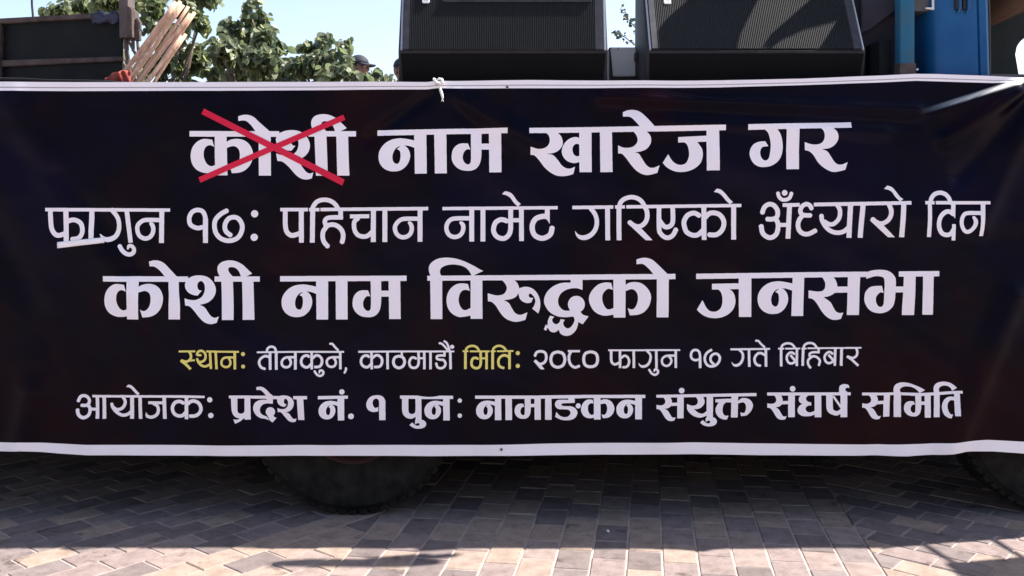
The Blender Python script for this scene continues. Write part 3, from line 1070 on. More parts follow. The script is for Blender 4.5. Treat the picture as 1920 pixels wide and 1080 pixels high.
def wheel(cx, y0, side=1, rim_in=0.03):
    """steel disc wheel with a treaded tyre; y0 is the outer face, side=1 faces the viewer"""
    R, Wd = 0.50, 0.25
    sg = side
    hubbm = bmesh.new()
    rings = lathe_y(hubbm, [(0.0001, y0 + sg * .045), (.07, y0 + sg * .045), (.085, y0 + sg * .075), (.13, y0 + sg * .09), (.2, y0 + sg * .10), (.215, y0 + sg * .12)], 48, cx, R)
    for k in range(6):
        a = k * math.pi / 3
        tube(hubbm, [(cx + .1 * math.cos(a), y0 + sg * .03, R + .1 * math.sin(a)), (cx + .1 * math.cos(a), y0 + sg * .08, R + .1 * math.sin(a))], .014, 6)
    w = tp(shade(obj("wheel", hubbm, M['chassis']), 50))
    b = bmesh.new()
    prof = [(.24, y0 + sg * .03), (.25, y0 + sg * .022), (.29, y0 + sg * .012), (.34, y0 + sg * .002), (.395, y0), (.44, y0 + sg * .006), (.452, y0 + sg * .004), (.458, y0 + sg * .012), (.476, y0 + sg * .02), (.487, y0 + sg * .03)]
    prof += [(.489, y0 + sg * (.03 + (Wd - .06) * t)) for t in (0.25, .5, .75, 1)]
    prof += [(.476, y0 + sg * (Wd - .02)), (.44, y0 + sg * (Wd - .005)), (.34, y0 + sg * Wd), (.24, y0 + sg * (Wd - .03))]
    lathe_y(b, prof, 72, cx, R)
    nb = 60
    for k in range(nb):
        a = 2 * math.pi * k / nb
        for (ya, yb, off) in ((.016, .085, 0), (.095, .155, .5), (.165, .234, 0)):
            aa = a + off * 2 * math.pi / nb
            m3 = Matrix.Rotation(-aa + math.pi / 2 - math.pi / 2, 3, 'Y')
            vs_ = box(b, (0, 0, 0), (.022, yb - ya, .0385), .004, None, 1)
            bmesh.ops.rotate(b, verts=vs_, cent=(0, 0, 0), matrix=Matrix.Rotation(random.uniform(-.06, .06), 3, 'Z'))
            bmesh.ops.translate(b, verts=vs_, vec=(.4845, y0 + sg * (ya + yb) / 2, 0))
            bmesh.ops.rotate(b, verts=vs_, cent=(0, 0, 0), matrix=Matrix.Rotation(aa, 3, 'Y'))
            bmesh.ops.translate(b, verts=vs_, vec=(cx, 0, R))
    t = shade(obj("tyre", b, M['rubber'], w), 35)
    b = bmesh.new()
    lathe_y(b, [(.21, y0 + sg * .125), (.215, y0 + sg * .09), (.222, y0 + sg * .05), (.238, y0 + sg * .02), (.25, y0 + sg * .012), (.255, y0 + sg * .02), (.25, y0 + sg * .032), (.24, y0 + sg * .05), (.238, y0 + sg * .2)], 64, cx, R)
    shade(obj("rim", b, M['rim'], w), 50)
    return w
wheel(-.765, .085)
wheel(-.765, .365)
wheel(2.64, .09)
wheel(-.765, 2.115, -1)
wheel(2.64, 2.11, -1)

tp(bxo("axle", -.83, -.70, .6, 1.9, .43, .57, M['chassis'], None, .03))
tp(bxo("axle", 2.58, 2.70, .3, 1.9, .42, .54, M['chassis'], None, .03))
tp(bxo("chassis_rail", -3.7, 3.4, .72, .80, .62, .86, M['chassis']))
tp(bxo("chassis_rail", -3.7, 3.4, 1.40, 1.48, .62, .86, M['chassis']))
tp(bxo("fuel_tank", .55, 1.45, .5, .95, .34, .78, M['chassis'], None, .06))
tp(bxo("shade_box", .1, 2.1, 1.5, 2.08, .2, .88, M['chassis'], None, .03))  # unseen box added to block far-side light under the bed
tp(bxo("side_shade_board", -3.7, 4.4, 2.13, 2.17, .1, 1.05, M['chassis']))  # added on the unseen far side to keep light from under the bed
tp(bxo("front_shade_board", 4.4, 4.5, .12, 2.15, .12, .95, M["chassis"]))  # added out of view to close off light beneath the front
tp(bxo("tail_shade_board", -3.75, -3.68, .15, 2.1, .12, .93, M["chassis"]))  # added out of view to close off light beneath the tail
tp(bxo("bed_floor", -3.75, 1.75, .10, 2.1, .93, 1.02, M['bedwood']))
tp(bxo("side_board", -3.75, 1.75, .055, .095, .9, 2.055, M['boardsteel']))
tp(bxo("side_board", -3.75, 1.75, 2.1, 2.14, 1.0, 1.95, M['boardsteel']))
tp(bxo("speaker_deck", -.85, 1.82, .11, 1.5, 2.03, 2.068, M['bedwood']))
tp(bxo("deck_leg", -.8, -.7, .3, .4, 1.02, 2.03, M['bedwood']))
tp(bxo("deck_leg", 1.6, 1.7, .3, .4, 1.02, 2.03, M['bedwood']))
tp(bxo("deck_leg", -.8, -.7, 1.3, 1.4, 1.02, 2.03, M['bedwood']))
tp(bxo("deck_leg", 1.6, 1.7, 1.3, 1.4, 1.02, 2.03, M['bedwood']))

# rear board at the left: dark steel panel between rails, leaning towards the viewer at its right end
D0, D1 = 5.35, 5.0           # distances of its far (left) and near (right) ends
def edge(u, v):
    t = (u + 120) / 350
    return at(u, v, D0 + (D1 - D0) * t)
def panel(name, q, th, m):
    """quad prism given four front corners (photo-derived places) and a thickness away from the viewer"""
    b = bmesh.new()
    f = [b.verts.new(p) for p in q]
    g = [b.verts.new(p + Vector((0, th, 0))) for p in q]
    b.faces.new(f); b.faces.new(list(reversed(g)))
    for i in range(4): b.faces.new((f[i], g[i], g[(i + 1) % 4], f[(i + 1) % 4]))
    bmesh.ops.recalc_face_normals(b, faces=b.faces)
    bmesh.ops.bevel(b, geom=b.edges[:], offset=.0035, segments=2, affect='EDGES')
    return shade(obj(name, b, m), 40)
rb = tp(panel("rear_board", [edge(-120, 220), edge(229, 200), edge(229, 30), edge(-120, 52)], .02, M['boardsteel']))
def rail(name, q, th, m, fwd=.03):
    return tp(panel(name, [p - Vector((0, fwd, 0)) for p in q], th + fwd, m))
rail("board_rail", [edge(-120, 53), edge(180, 36), edge(180, 27), edge(-120, 43)], .01, M['railrust'])
rail("board_rail", [edge(-120, 132), edge(231, 115), edge(231, 107), edge(-120, 118)], .01, M['railrust'], .022)
rail("board_post", [edge(-4, 150), edge(6, 150), edge(8, 48), edge(-2, 48)], .01, M['railrust'], .036)
rail("latch_post", [edge(231, 74), edge(247, 74), edge(246, -14), edge(229, -14)], .05, M['poststeel'], .05)
rail("latch_post", [edge(246.5, 74), edge(255, 74), edge(254, 20), edge(245.5, 14)], .05, M['railrust'], .055)
b = bmesh.new()
tube(b, [edge(236, 72), edge(238, 100), edge(243, 128)], .013, 8)
tube(b, [edge(249, 72), edge(250, 96)], .010, 8)
tp(shade(obj("latch_pin", b, M['poststeel'])))
b = bmesh.new()
tube(b, [edge(257, 36), edge(262, 44), edge(261, 56)], .012, 8)
box(b, edge(259, 66), (.026, .03, .06), .004)
box(b, edge(258, 50), (.02, .03, .05), .004)
tp(shade(obj("hinge", b, M['railrust'])))
b = bmesh.new()
tube(b, [edge(232, -20), edge(240, 6), edge(249, 18)], .008, 8)
tp(shade(obj("latch_rod", b, M['railrust'])))
b = bmesh.new()
tube(b, [edge(58, -60), edge(60, 10), edge(62.5, 38)], .006, 6)
tp(shade(obj("thin_rod", b, M['chassis'])))
# torn scrap of blue-black tarpaulin on the board's corner
vs_, fs = [], []
for i in range(9):
    for j in range(4):
        p = edge(176 + i * 6.3, 26 - i * .25 + j * 7 + 2.5 * math.sin(i * 1.7 + j))
        vs_.append(p - Vector((0, .03 + .012 * math.sin(i * 1.1 + j * 2), 0)))
for i in range(8):
    for j in range(3):
        q = i * 4 + j
        fs.append((q, q + 1, q + 5, q + 4))
M['tarp'] = mat("blue_black_tarpaulin", (0.015, 0.02, 0.05), (0.03, 0.035, 0.07), 20, 0.5, 0.4)
sc_ = obj("tarpaulin_scrap", pymesh("tarpaulin_scrap", vs_, fs, True), M['tarp'])
md = sc_.modifiers.new("thick", 'SOLIDIFY'); md.thickness = .002
tp(sc_)

# headboard post, air box, cab
YB = .12
def bx(u, d=None): return (u - 960) * ((YB - CY) if d is None else d) / F
def bz(v, d=None): return CZ + (400 - v) * ((YB - CY) if d is None else d) / F
post = tp(bxo("headboard_post", bx(1688), bx(1715.5), YB, YB + .07, 1.0, 3.02, M['teal'], None, .008))
obj("post_foot", (lambda b: (box(b, ((bx(1688) + bx(1716)) / 2, YB + .033, bz(132)), (bx(1716) - bx(1688) + .006, .074, .07), .004), b)[1])(bmesh.new()), M['railrust'], post)
b = bmesh.new()
bmesh.ops.create_uvsphere(b, u_segments=12, v_segments=8, radius=.006)
bmesh.ops.translate(b, verts=b.verts, vec=(bx(1718), YB - .01, bz(131)))
tp(shade(obj("bolt", b, M['whitebr'])))
tp(bxo("headboard", 1.80, 1.86, YB + .08, 2.05, 1.0, 2.3, M['boardsteel']))
b = bmesh.new()
box(b, (bx(1739), YB + .14, bz(-42)), (bx(1764) - bx(1716), .16, .30), .012)
ab = tp(shade(obj("air_box", b, M['poststeel'])))
ab.data.materials.clear(); ab.data.materials.append(mat("dark_grey_box", (0.07, 0.075, 0.08), (0.09, 0.095, 0.10), 8, 0.5, 0.4))
b = bmesh.new()
tube(b, [(bx(1756), YB + .04, bz(-40)), (bx(1756.5), YB + .04, bz(10)), (bx(1757.5), YB + .04, bz(13))], .0065, 8)
tube(b, [(bx(1742), YB + .04, bz(12)), (bx(1757), YB + .04, bz(13)), (bx(1763), YB + .04, bz(16))], [.004, .007, .004], 8)
shade(obj("bracket", b, M['whitebr'], ab))

# cab: corner panel with pressed louvres, door, window frame, inside
def corner_panel():
    """rear corner of the cab, rounded in plan, swept from the sill to the roof"""
    plan = [(bx(1748) + .02, 1.0), (bx(1748) + .004, YB + .16), (bx(1750), YB + .085), (bx(1755), YB + .04), (bx(1763), YB + .012), (bx(1772), YB), (bx(1834.5), YB), (bx(1836), YB + .012), (bx(1838.5), YB + .014), (bx(1840), YB + .004), (bx(1852), YB), (bx(1857), YB + .008), (bx(1858), YB + .06)]
    zs = [.55, 1.2, 1.9, 2.1, 2.2, 2.3, 2.4, 2.5, 2.6, 2.7]
    vs_, fs = [], []
    for i, z in enumerate(zs):
        for x, y in plan: vs_.append((x + (z - 2.1) * -.012, y + max(0, z - 2.1) * .03, z))
    n = len(plan)
    for i in range(len(zs) - 1):
        for j in range(n - 1):
            fs.append((i * n + j, i * n + j + 1, (i + 1) * n + j + 1, (i + 1) * n + j))
    return pymesh("cab", vs_, fs)
cab = tp(shade(obj("cab", corner_panel(), M['blue']), 28))
for (ua, ub) in ((1791, 1797), (1804.5, 1813.5)):
    b = bmesh.new()
    box(b, ((bx(ua) + bx(ub)) / 2, YB + .022, bz(-50)), (bx(ub) - bx(ua), .05, .355), .014, None, 3)
    lv = shade(obj("louvre", b, M['blackrub'], cab))
    b = bmesh.new()
    tube(b, [(bx(ub) + .006, YB - .003, bz(-120)), (bx(ub) + .006, YB - .003, bz(18)), (bx(ub) - .004, YB + .004, bz(25))], [.0085, .0085, .004], 8)
    shade(obj("louvre_lip", b, M['blue'], lv))
bxo("door", bx(1859), 3.4, YB + .012, YB + .05, .7, 2.055, M['blue'], cab, .012)
bxo("door_top", bx(1859), 3.4, YB + .02, YB + .06, 2.82, 2.95, M['blue'], cab, .012)
b = bmesh.new()
tube(b, [(bx(1861), YB + .03, 2.06), (bx(1859.5), YB + .03, 2.4), (bx(1857), YB + .04, 2.8), (bx(1862), YB + .04, 2.84)], .009, 8)
shade(obj("door_seal", b, M['blackrub'], cab))
b = bmesh.new()
box(b, (bx(1862) + .5, YB + .04, bz(141.5)), (1.0, .03, .022), .006)
shade(obj("window_sill", b, mat("grey_sill_rubber", (.10, .10, .10), None, 5, .6, .4), cab))
# roof, rear wall, far wall with a rounded window, seat back
bxo("roof", bx(1750), 3.55, YB + .03, 2.08, 2.93, 2.98, M['blue'], cab, .02)
bxo("rear_wall", bx(1766), bx(1766) + .03, YB + .07, 2.06, .9, 2.93, M['cabdark'], cab)
def far_wall():
    """far side wall with a round-cornered window cut into it"""
    y = 1.95
    x0, x1, z0, z1, r = 3.405, 4.1, 2.10, 2.655, .13
    hole = []
    for cx_, cz_, a0 in ((x1 - r, z1 - r, 0), (x0 + r, z1 - r, 90), (x0 + r, z0 + r, 180), (x1 - r, z0 + r, 270)):
        for k in range(9):
            a = math.radians(a0 + k * 90 / 8)
            hole.append((cx_ + r * math.cos(a) + (.05 if a0 in (180,) else 0), cz_ + r * math.sin(a)))
    outer = [(4.3, 2.95), (2.15, 2.95), (2.15, 1.0), (4.3, 1.0)]
    vv = [Vector(p) for p in outer + hole]
    n = len(hole)
    ee = [(i, (i + 1) % 4) for i in range(4)] + [(4 + i, 4 + (i + 1) % n) for i in range(n)]
    v, e, f, *_ = delaunay_2d_cdt(vv, ee, [], 0, 1e-5)
    def inh(t):
        c = sum((v[i] for i in t), Vector((0, 0))) / len(t)
        return all((q.x - p.x) * (c.y - p.y) - (q.y - p.y) * (c.x - p.x) > 0 for p, q in zip(vv[4:], vv[5:] + [vv[4]]))
    f = [t for t in f if not inh(t)]
    me = pymesh("far_wall", [(p.x, y, p.y) for p in v], [tuple(t) for t in f])
    return me
fw = obj("far_wall", far_wall(), M['cabdark'], cab)
md = fw.modifiers.new("thick", 'SOLIDIFY'); md.thickness = .03
# brown headliner with its edge rising towards the windscreen
dF = 6.2
q = [at(1780, 62, dF), at(1856, 51, dF), at(1920, 22, dF), at(2060, -38, dF)]
vs_ = [tuple(p) for p in q] + [(p.x * .9 + .15, YB + .16, 2.90) for p in q]
hl = obj("headliner", pymesh("headliner", vs_, [(0, 1, 5, 4), (1, 2, 6, 5), (2, 3, 7, 6)], True), M['headliner'], cab)
md = hl.modifiers.new("thick", 'SOLIDIFY'); md.thickness = .01
bxo("seat", 2.45, 2.75, .5, 1.7, 1.1, 2.0, M['cabdark'], cab, .05)
bxo("floor_pan", 2.1, 4.2, .2, 2.05, .9, .98, M['chassis'], cab)
bxo("front_wall", 4.25, 4.32, .15, 2.05, .7, 2.0, M['blue'], cab)
b = bmesh.new()
tube(b, [(3.7, .13, 2.5), (3.75, -.12, 2.52), (3.75, -.2, 2.5)], .014, 8)
tube(b, [(3.7, .13, 2.05), (3.75, -.12, 2.1), (3.75, -.2, 2.1)], .014, 8)
tube(b, [(3.75, -.2, 2.55), (3.75, -.2, 2.05)], .014, 8)
mir = shade(obj("shadow_mirror", b, M['chassis'], cab))  # out of view, placed for the shadow it throws on the paving
b = bmesh.new()
box(b, (3.74, -.22, 2.3), (.08, .24, .46), .02)
shade(obj("shadow_mirror_case", b, M['blackrub'], mir))
# unseen board added above the cab to cast a shadow on the paving
rk = bxo("shadow_rack", 1.5, 2.05, -.02, .04, 3.08, 3.30, M['blue'], cab, .01)
for x in (1.9, 2.02):
    bxo("shadow_rack_leg", x - .02, x + .02, .05, .09, 2.98, 3.28, M['chassis'], rk, .003)
bxo("added_rack_floor", 1.86, 3.5, .75, 2.0, 3.02, 3.06, M['chassis'], cab)  # floor of the same added rack

# ---------------------------------------------------------------- things on the truck
def monitor(name, x0, x1, y, z, label, badge_u, slot, top_lift=.56, tilt=28):
    """wedge monitor: nose at (y, z), grille rising back at 28 degrees from upright"""
    root = empty(name, ((x0 + x1) / 2, y + .3, 2.07))
    base = Matrix.Translation(-Vector(root.location))
    def ad(o, par=None):
        o.parent = par or root
        o.matrix_parent_inverse = base if par is None else Matrix.Identity(4)
        return o
    tl = math.tan(math.radians(tilt))
    H = top_lift
    # side profile: nose, under-cut lip, base, back, top
    prof = [(y, z), (y + .05, 2.075), (y + .40, 2.075), (y + .46, 2.25), (y + .50, z + H), (y + tl * H, z + H)]
    tap = .012
    b = bmesh.new()
    L = [b.verts.new((x0 + tap * (p[1] - z) * 1.5, p[0], p[1])) for p in prof]
    R_ = [b.verts.new((x1 - tap * (p[1] - z) * 1.5, p[0], p[1])) for p in prof]
    n = len(prof)
    b.faces.new(list(reversed(L))); b.faces.new(R_)
    for i in range(n):
        b.faces.new((L[i], L[(i + 1) % n], R_[(i + 1) % n], R_[i]))
    bmesh.ops.recalc_face_normals(b, faces=b.faces)
    bmesh.ops.bevel(b, geom=b.edges[:], offset=.010, segments=3, affect='EDGES', profile=.6)
    ad(shade(obj("cabinet", b, M['spkbody'])))
    nrm = Vector((0, -math.cos(math.radians(tilt)), math.sin(math.radians(tilt))))
    upv = Vector((0, math.sin(math.radians(tilt)), math.cos(math.radians(tilt))))
    def fp(x, h, o): return Vector((x, y, z)) + upv * h + nrm * o      # on the sloping face
    # lip in front, below the grille
    vs_ = []
    b = bmesh.new()
    q = [Vector((x0 + .012, y - .004, z - .012)), Vector((x1 - .012, y - .004, z - .012)), Vector((x1 - .02, y + .044, 2.08)), Vector((x0 + .02, y + .044, 2.08))]
    f = [b.verts.new(p) for p in q]; g = [b.verts.new(p + Vector((0, .012, 0))) for p in q]
    b.faces.new(f); b.faces.new(list(reversed(g)))
    for i in range(4): b.faces.new((f[i], g[i], g[(i + 1) % 4], f[(i + 1) % 4]))
    bmesh.ops.recalc_face_normals(b, faces=b.faces)
    ad(obj("front_lip", b, M['spklow']))
    # ribbed steel grille
    gx0, gx1 = x0 + .055, x1 - .062
    nr = int((gx1 - gx0) / .0088)
    b = bmesh.new()
    cols = []
    Hs = [.004, .14, .28, .42, (H - .02) / math.cos(math.radians(tilt))]
    for k in range(nr * 4 + 1):
        x = gx0 + (gx1 - gx0) * k / (nr * 4)
        o = .014 + (0, .0030, .0030, 0)[k % 4]
        cols.append([b.verts.new(fp(x, h, o)) for h in Hs])
    for a, c in zip(cols, cols[1:]):
        for i in range(len(Hs) - 1): b.faces.new((a[i], c[i], c[i + 1], a[i + 1]))
    gr = ad(obj("grille", b, M['grille']))
    for xa, xb, m_, nm, hgt in ((x0 + .022, x0 + .056, 'trim', "frame_strip", .017), (x1 - .064, x1 - .022, 'trim', "frame_strip", .017), (x0 + .012, x0 + .021, 'silver', "edge_strip", .010), (x1 - .020, x1 - .010, 'silver', "edge_strip", .010)):
        b = bmesh.new()
        q = [fp(xa, .002, hgt), fp(xb, .002, hgt), fp(xb, (H - .02) / math.cos(math.radians(tilt)), hgt), fp(xa, (H - .02) / math.cos(math.radians(tilt)), hgt)]
        f = [b.verts.new(p) for p in q]; g = [b.verts.new(p - nrm * .016) for p in q]
        b.faces.new(f); b.faces.new(list(reversed(g)))
        for i in range(4): b.faces.new((f[i], g[i], g[(i + 1) % 4], f[(i + 1) % 4]))
        bmesh.ops.recalc_face_normals(b, faces=b.faces)
        bmesh.ops.bevel(b, geom=b.edges[:], offset=.003, segments=2, affect='EDGES')
        ad(shade(obj(nm, b, M[m_])))
    # port slot across the upper grille
    def plate(nm, xa, xb, ha, hb, off, m_, par=None, bev=.004):
        b = bmesh.new()
        q = [fp(xa, ha, off), fp(xb, ha, off), fp(xb, hb, off), fp(xa, hb, off)]
        f = [b.verts.new(p) for p in q]; g = [b.verts.new(p - nrm * .006) for p in q]
        b.faces.new(f); b.faces.new(list(reversed(g)))
        for i in range(4): b.faces.new((f[i], g[i], g[(i + 1) % 4], f[(i + 1) % 4]))
        bmesh.ops.recalc_face_normals(b, faces=b.faces)
        bmesh.ops.bevel(b, geom=b.edges[:], offset=bev, segments=2, affect='EDGES')
        return ad(shade(obj(nm, b, M[m_])), None) if par is None else shade(obj(nm, b, M[m_], par))
    sx0, sx1, sh = slot
    sl_ = plate("port_slot", sx0, sx1, sh, sh + .16, .0205, 'spklow')
    plate("slot_lip", sx0 - .008, sx1 + .008, sh - .010, sh - .001, .022, 'trim', None, .002)
    # badge, partly out of the picture at the top
    bu0, bu1, bh = badge_u
    bd = plate("badge", bu0, bu1, bh, bh + .075, .021, 'white')
    w_ = bu1 - bu0
    ob = Vector(root.location)
    for (a0, a1, h0, h1) in ((.30, .42, .012, .03), (.30, .72, .026, .031), (.60, .72, .010, .03), (.28, .74, .040, .046), (.28, .74, .054, .060)):
        b = bmesh.new()
        q = [fp(bu0 + w_ * a0, bh + h0, .0214), fp(bu0 + w_ * a1, bh + h0, .0214), fp(bu0 + w_ * a1, bh + h1, .0214), fp(bu0 + w_ * a0, bh + h1, .0214)]
        b.faces.new([b.verts.new(p - ob) for p in q])
        o = obj("badge_mark", b, M['marks'], bd)
        o.matrix_parent_inverse = Matrix.Translation(ob)
    tag(root, label, "speaker", "stage monitors on the truck")
    return root, fp
def hgt(v, y, z, tilt=28):
    """height along the sloping face of the photo row v"""
    # z + h cos = CZ + (400-v)(y+h sin - CY)/F
    k = (400 - v) / F
    c, s = math.cos(math.radians(tilt)), math.sin(math.radians(tilt))
    return (CZ + k * (y - CY) - z) / (c - k * s)
yN = .13
dN = yN - CY
X = lambda u: (u - 960) * dN / F
zN = CZ + (400 - 96) * dN / F
monitor("stage_monitor", X(746.5), X(1140), yN, zN, "black wedge stage monitor behind the string knot, its whole grille in even light", (X(790), X(804.5), hgt(9, yN, zN, 13)), (X(831), X(1108), hgt(3.5, yN, zN, 13)), .56, 13)
root_, fpR = monitor("stage_monitor", X(1213), X(1624), yN, zN, "black wedge stage monitor next to the blue cab with slanting shadows across its grille", (X(1252), X(1266), hgt(12, yN, zN)), (X(1292), X(1560), hgt(-3, yN, zN)))
# unseen boards added sunward of the right monitor, shaped to cast its grille shadows
def shadow_board(pts, t):
    b = bmesh.new()
    q = []
    for u, v in pts:
        h = hgt(v, yN, zN)
        dd = yN + math.sin(math.radians(28)) * h - CY
        q.append(fpR((u - 960) * dd / F, h, .012) + SUN * t)
    f = [b.verts.new(p) for p in q]; g = [b.verts.new(p + Vector((0, .025, 0))) for p in q]
    n = len(q)
    b.faces.new(f); b.faces.new(list(reversed(g)))
    for i in range(n): b.faces.new((f[i], g[i], g[(i + 1) % n], f[(i + 1) % n]))
    bmesh.ops.recalc_face_normals(b, faces=b.faces)
    return tp(obj("shadow_board", b, M['bedwood']))
shadow_board([(1228, 66), (1300, 2), (1372, -62), (1448, -62), (1415, 2), (1367, 96), (1360, 125), (1228, 125)], 1.25)
shadow_board([(1424, 96), (1530, 2), (1600, -62), (1700, -62), (1700, 18), (1640, 34), (1580, 45), (1500, 66), (1457, 86), (1436, 104)], 1.25)

# grey metal box standing between the two monitors
gbx = empty("metal_box", (.55, .5, 2.07))
tag(gbx, "small light grey metal box standing between the two speakers", "box")
def gb(o):
    o.parent = gbx; o.matrix_parent_inverse = Matrix.Translation(-Vector(gbx.location)); return o
dG = 4.95
b = bmesh.new()
box(b, ((at(1144, 0, dG).x + at(1200, 0, dG).x) / 2, CY + dG + .12, (2.07 + at(0, 87, dG).z) / 2), (at(1200, 0, dG).x - at(1141, 0, dG).x, .2, at(0, 87, dG).z - 2.07), .008)
gb(shade(obj("shell", b, M['trim'])))
b = bmesh.new()
q = [at(1150, 143, dG), at(1192, 143, dG), at(1192, 89, dG), at(1145, 89, dG)]
f = [b.verts.new(p) for p in q]; g = [b.verts.new(p + Vector((0, .03, 0))) for p in q]
b.faces.new(f); b.faces.new(list(reversed(g)))
for i in range(4): b.faces.new((f[i], g[i], g[(i + 1) % 4], f[(i + 1) % 4]))
bmesh.ops.recalc_face_normals(b, faces=b.faces)
bmesh.ops.bevel(b, geom=b.edges[:], offset=.004, segments=2, affect='EDGES')
gb(shade(obj("front_panel", b, M['greymetal'])))
b = bmesh.new()
bmesh.ops.create_uvsphere(b, u_segments=10, v_segments=6, radius=.006)
bmesh.ops.translate(b, verts=b.verts, vec=at(1159, 90.5, dG - .01))
gb(shade(obj("screw", b, M['whitebr'])))
b = bmesh.new()
box(b, at(1195, 107, dG - .05), (.03, .05, .045), .006)
gb(shade(obj("clasp", b, M['blackrub'])))

# dark cloth-covered case between the right monitor and the headboard post
case = empty("equipment_case", (1.8, .5, 2.07))
tag(case, "dark equipment case with a slanting cover flap squeezed between speaker and blue post", "case")
def cs(o):
    o.parent = case; o.matrix_parent_inverse = Matrix.Translation(-Vector(case.location)); return o
b = bmesh.new()
cx0, cx1 = at(1614, 0, 4.78).x, at(1698, 0, 4.78).x
box(b, ((cx0 + cx1) / 2, CY + 4.78 + .2, 2.45), (cx1 - cx0, .4, .76), .02, None, 3)
cs(shade(obj("shell", b, M['case'])))
b = bmesh.new()
q = [at(1616, 62, 4.76), at(1632, 55, 4.755), at(1677, 21, 4.755), at(1682, 18, 4.76), at(1682, -60, 4.76), at(1616, -60, 4.76)]
f = [b.verts.new(p) for p in q]; g = [b.verts.new(p + Vector((0, .02, 0))) for p in q]
b.faces.new(f); b.faces.new(list(reversed(g)))
for i in range(6): b.faces.new((f[i], g[i], g[(i + 1) % 6], f[(i + 1) % 6]))
bmesh.ops.recalc_face_normals(b, faces=b.faces)
bmesh.ops.bevel(b, geom=b.edges[:], offset=.004, segments=2, affect='EDGES')
cs(shade(obj("cover_flap", b, mat("flap_cloth", (0.045, 0.045, 0.065), (0.06, 0.06, 0.08), 8, 0.7, 0.3, bump=0.3, bscale=25))))

# wooden flag sticks leaning in the bed
ST = [(331, 4, 235, 134, 4.70, 6.6), (343, 9, 247, 150, 4.66, 5.4), (354, 12, 258, 150, 4.70, 4.6), (339, 2, 246, 137, 4.78, 5.0), (357, 26, 263, 151, 4.60, 5.4), (365, 23, 280, 150, 4.66, 4.8), (342, 68, 277, 152, 4.57, 5.8), (349, 64, 290, 152, 4.64, 4.6)]
SL = ["pale wooden flag stick, outermost left of the bundle", "pale wooden flag stick, second from the left with a bright cut end", "thin pale flag stick behind the upper middle of the bundle", "pale wooden flag stick rising highest at the back of the bundle",
      "pale wooden flag stick in the middle with a notch of sky beside it", "pale wooden flag stick reaching furthest right in the bundle", "short flag stick in front whose end stops well below the others", "dark-sided short flag stick, lowest on the right edge of the bundle"]
for (u0, v0, u1, v1, d, r), lab in zip(ST, SL):
    A, B = at(u0, v0, d), at(u1, v1, d - .04)
    dr = (B - A).normalized()
    Bx = A + dr * .72
    b = bmesh.new()
    rr = r * .72 * d / F
    n = 9
    pts = [A + (Bx - A) * (k / n) + Vector((random.uniform(-.002, .002), 0, 0)) for k in range(n + 1)]
    tube(b, pts, [rr * random.uniform(.96, 1.04) for _ in pts], 12)
    st = obj("flag_stick", b, [M['wood'], M['woodend']])
    for p in st.data.polygons:
        p.use_smooth = len(p.vertices) == 4
        if len(p.vertices) > 4: p.material_index = 1
    tag(st, lab, "stick", "wooden flag sticks in the truck bed")
# red cloth wound round the foot of the sticks
vs_, fs = [], []
nu, nv = 22, 12
for i in range(nu + 1):
    for j in range(nv + 1):
        s, t = i / nu, j / nv
        u = 197 + s * 48
        top = 147 - 14 * math.sin(min(1, s * 1.25) * math.pi * .62) - (2 if s > .8 else 0) + 1.0 * math.sin(s * 15)
        v = top + (172 - top) * t
        p = at(u, v, 4.53 + .05 * abs(s - .55) + .012 * math.sin(s * 9 + t * 5) + .005 * math.sin(s * 23 - t * 9))
        vs_.append(p)
for i in range(nu):
    for j in range(nv):
        q = i * (nv + 1) + j
        fs.append((q, q + 1, q + nv + 2, q + nv + 1))
cl = obj("red_cloth", pymesh("red_cloth", vs_, fs, True), M['redcloth'])
md = cl.modifiers.new("thick", 'SOLIDIFY'); md.thickness = .004
tag(cl, "crumpled red flag cloth at the foot of the wooden sticks", "cloth")
# black cable lying along the rail
b = bmesh.new()
tube(b, [at(-60, 148, 4.5), at(0, 147, 4.5), at(40, 147.5, 4.5), at(90, 150.5, 4.5), at(140, 151, 4.5), at(200, 152, 4.5), at(260, 158, 4.52)], .005, 6)
cb = shade(obj("cable", b, M['cable']))
tag(cb, "thin black cable lying along the top of the banner by the rear board", "cable")

# a scrap of paper on the paving
b = bmesh.new()
g0 = at(1140, 998, 1.45 * F / 598)
box(b, (g0.x, g0.y, .006), (.012, .02, .006), .002)
sp = shade(obj("paper_scrap", b, M['white']))
tag(sp, "tiny white scrap of paper lying on the shaded paving", "litter")
# ---------------------------------------------------------------- the hanging banner
LIFT = 0.0032
def seg_dist(u, v, a):
    u0, v0, u1, v1 = a
    dx, dy = u1 - u0, v1 - v0
    L2 = dx * dx + dy * dy
    t = ((u - u0) * dx + (v - v0) * dy) / L2
    tc = min(1.0, max(0.0, t))
    sd = ((u - u0) * dy - (v - v0) * dx) / math.sqrt(L2)
    return math.hypot(u - u0 - tc * dx, v - v0 - tc * dy), t, sd

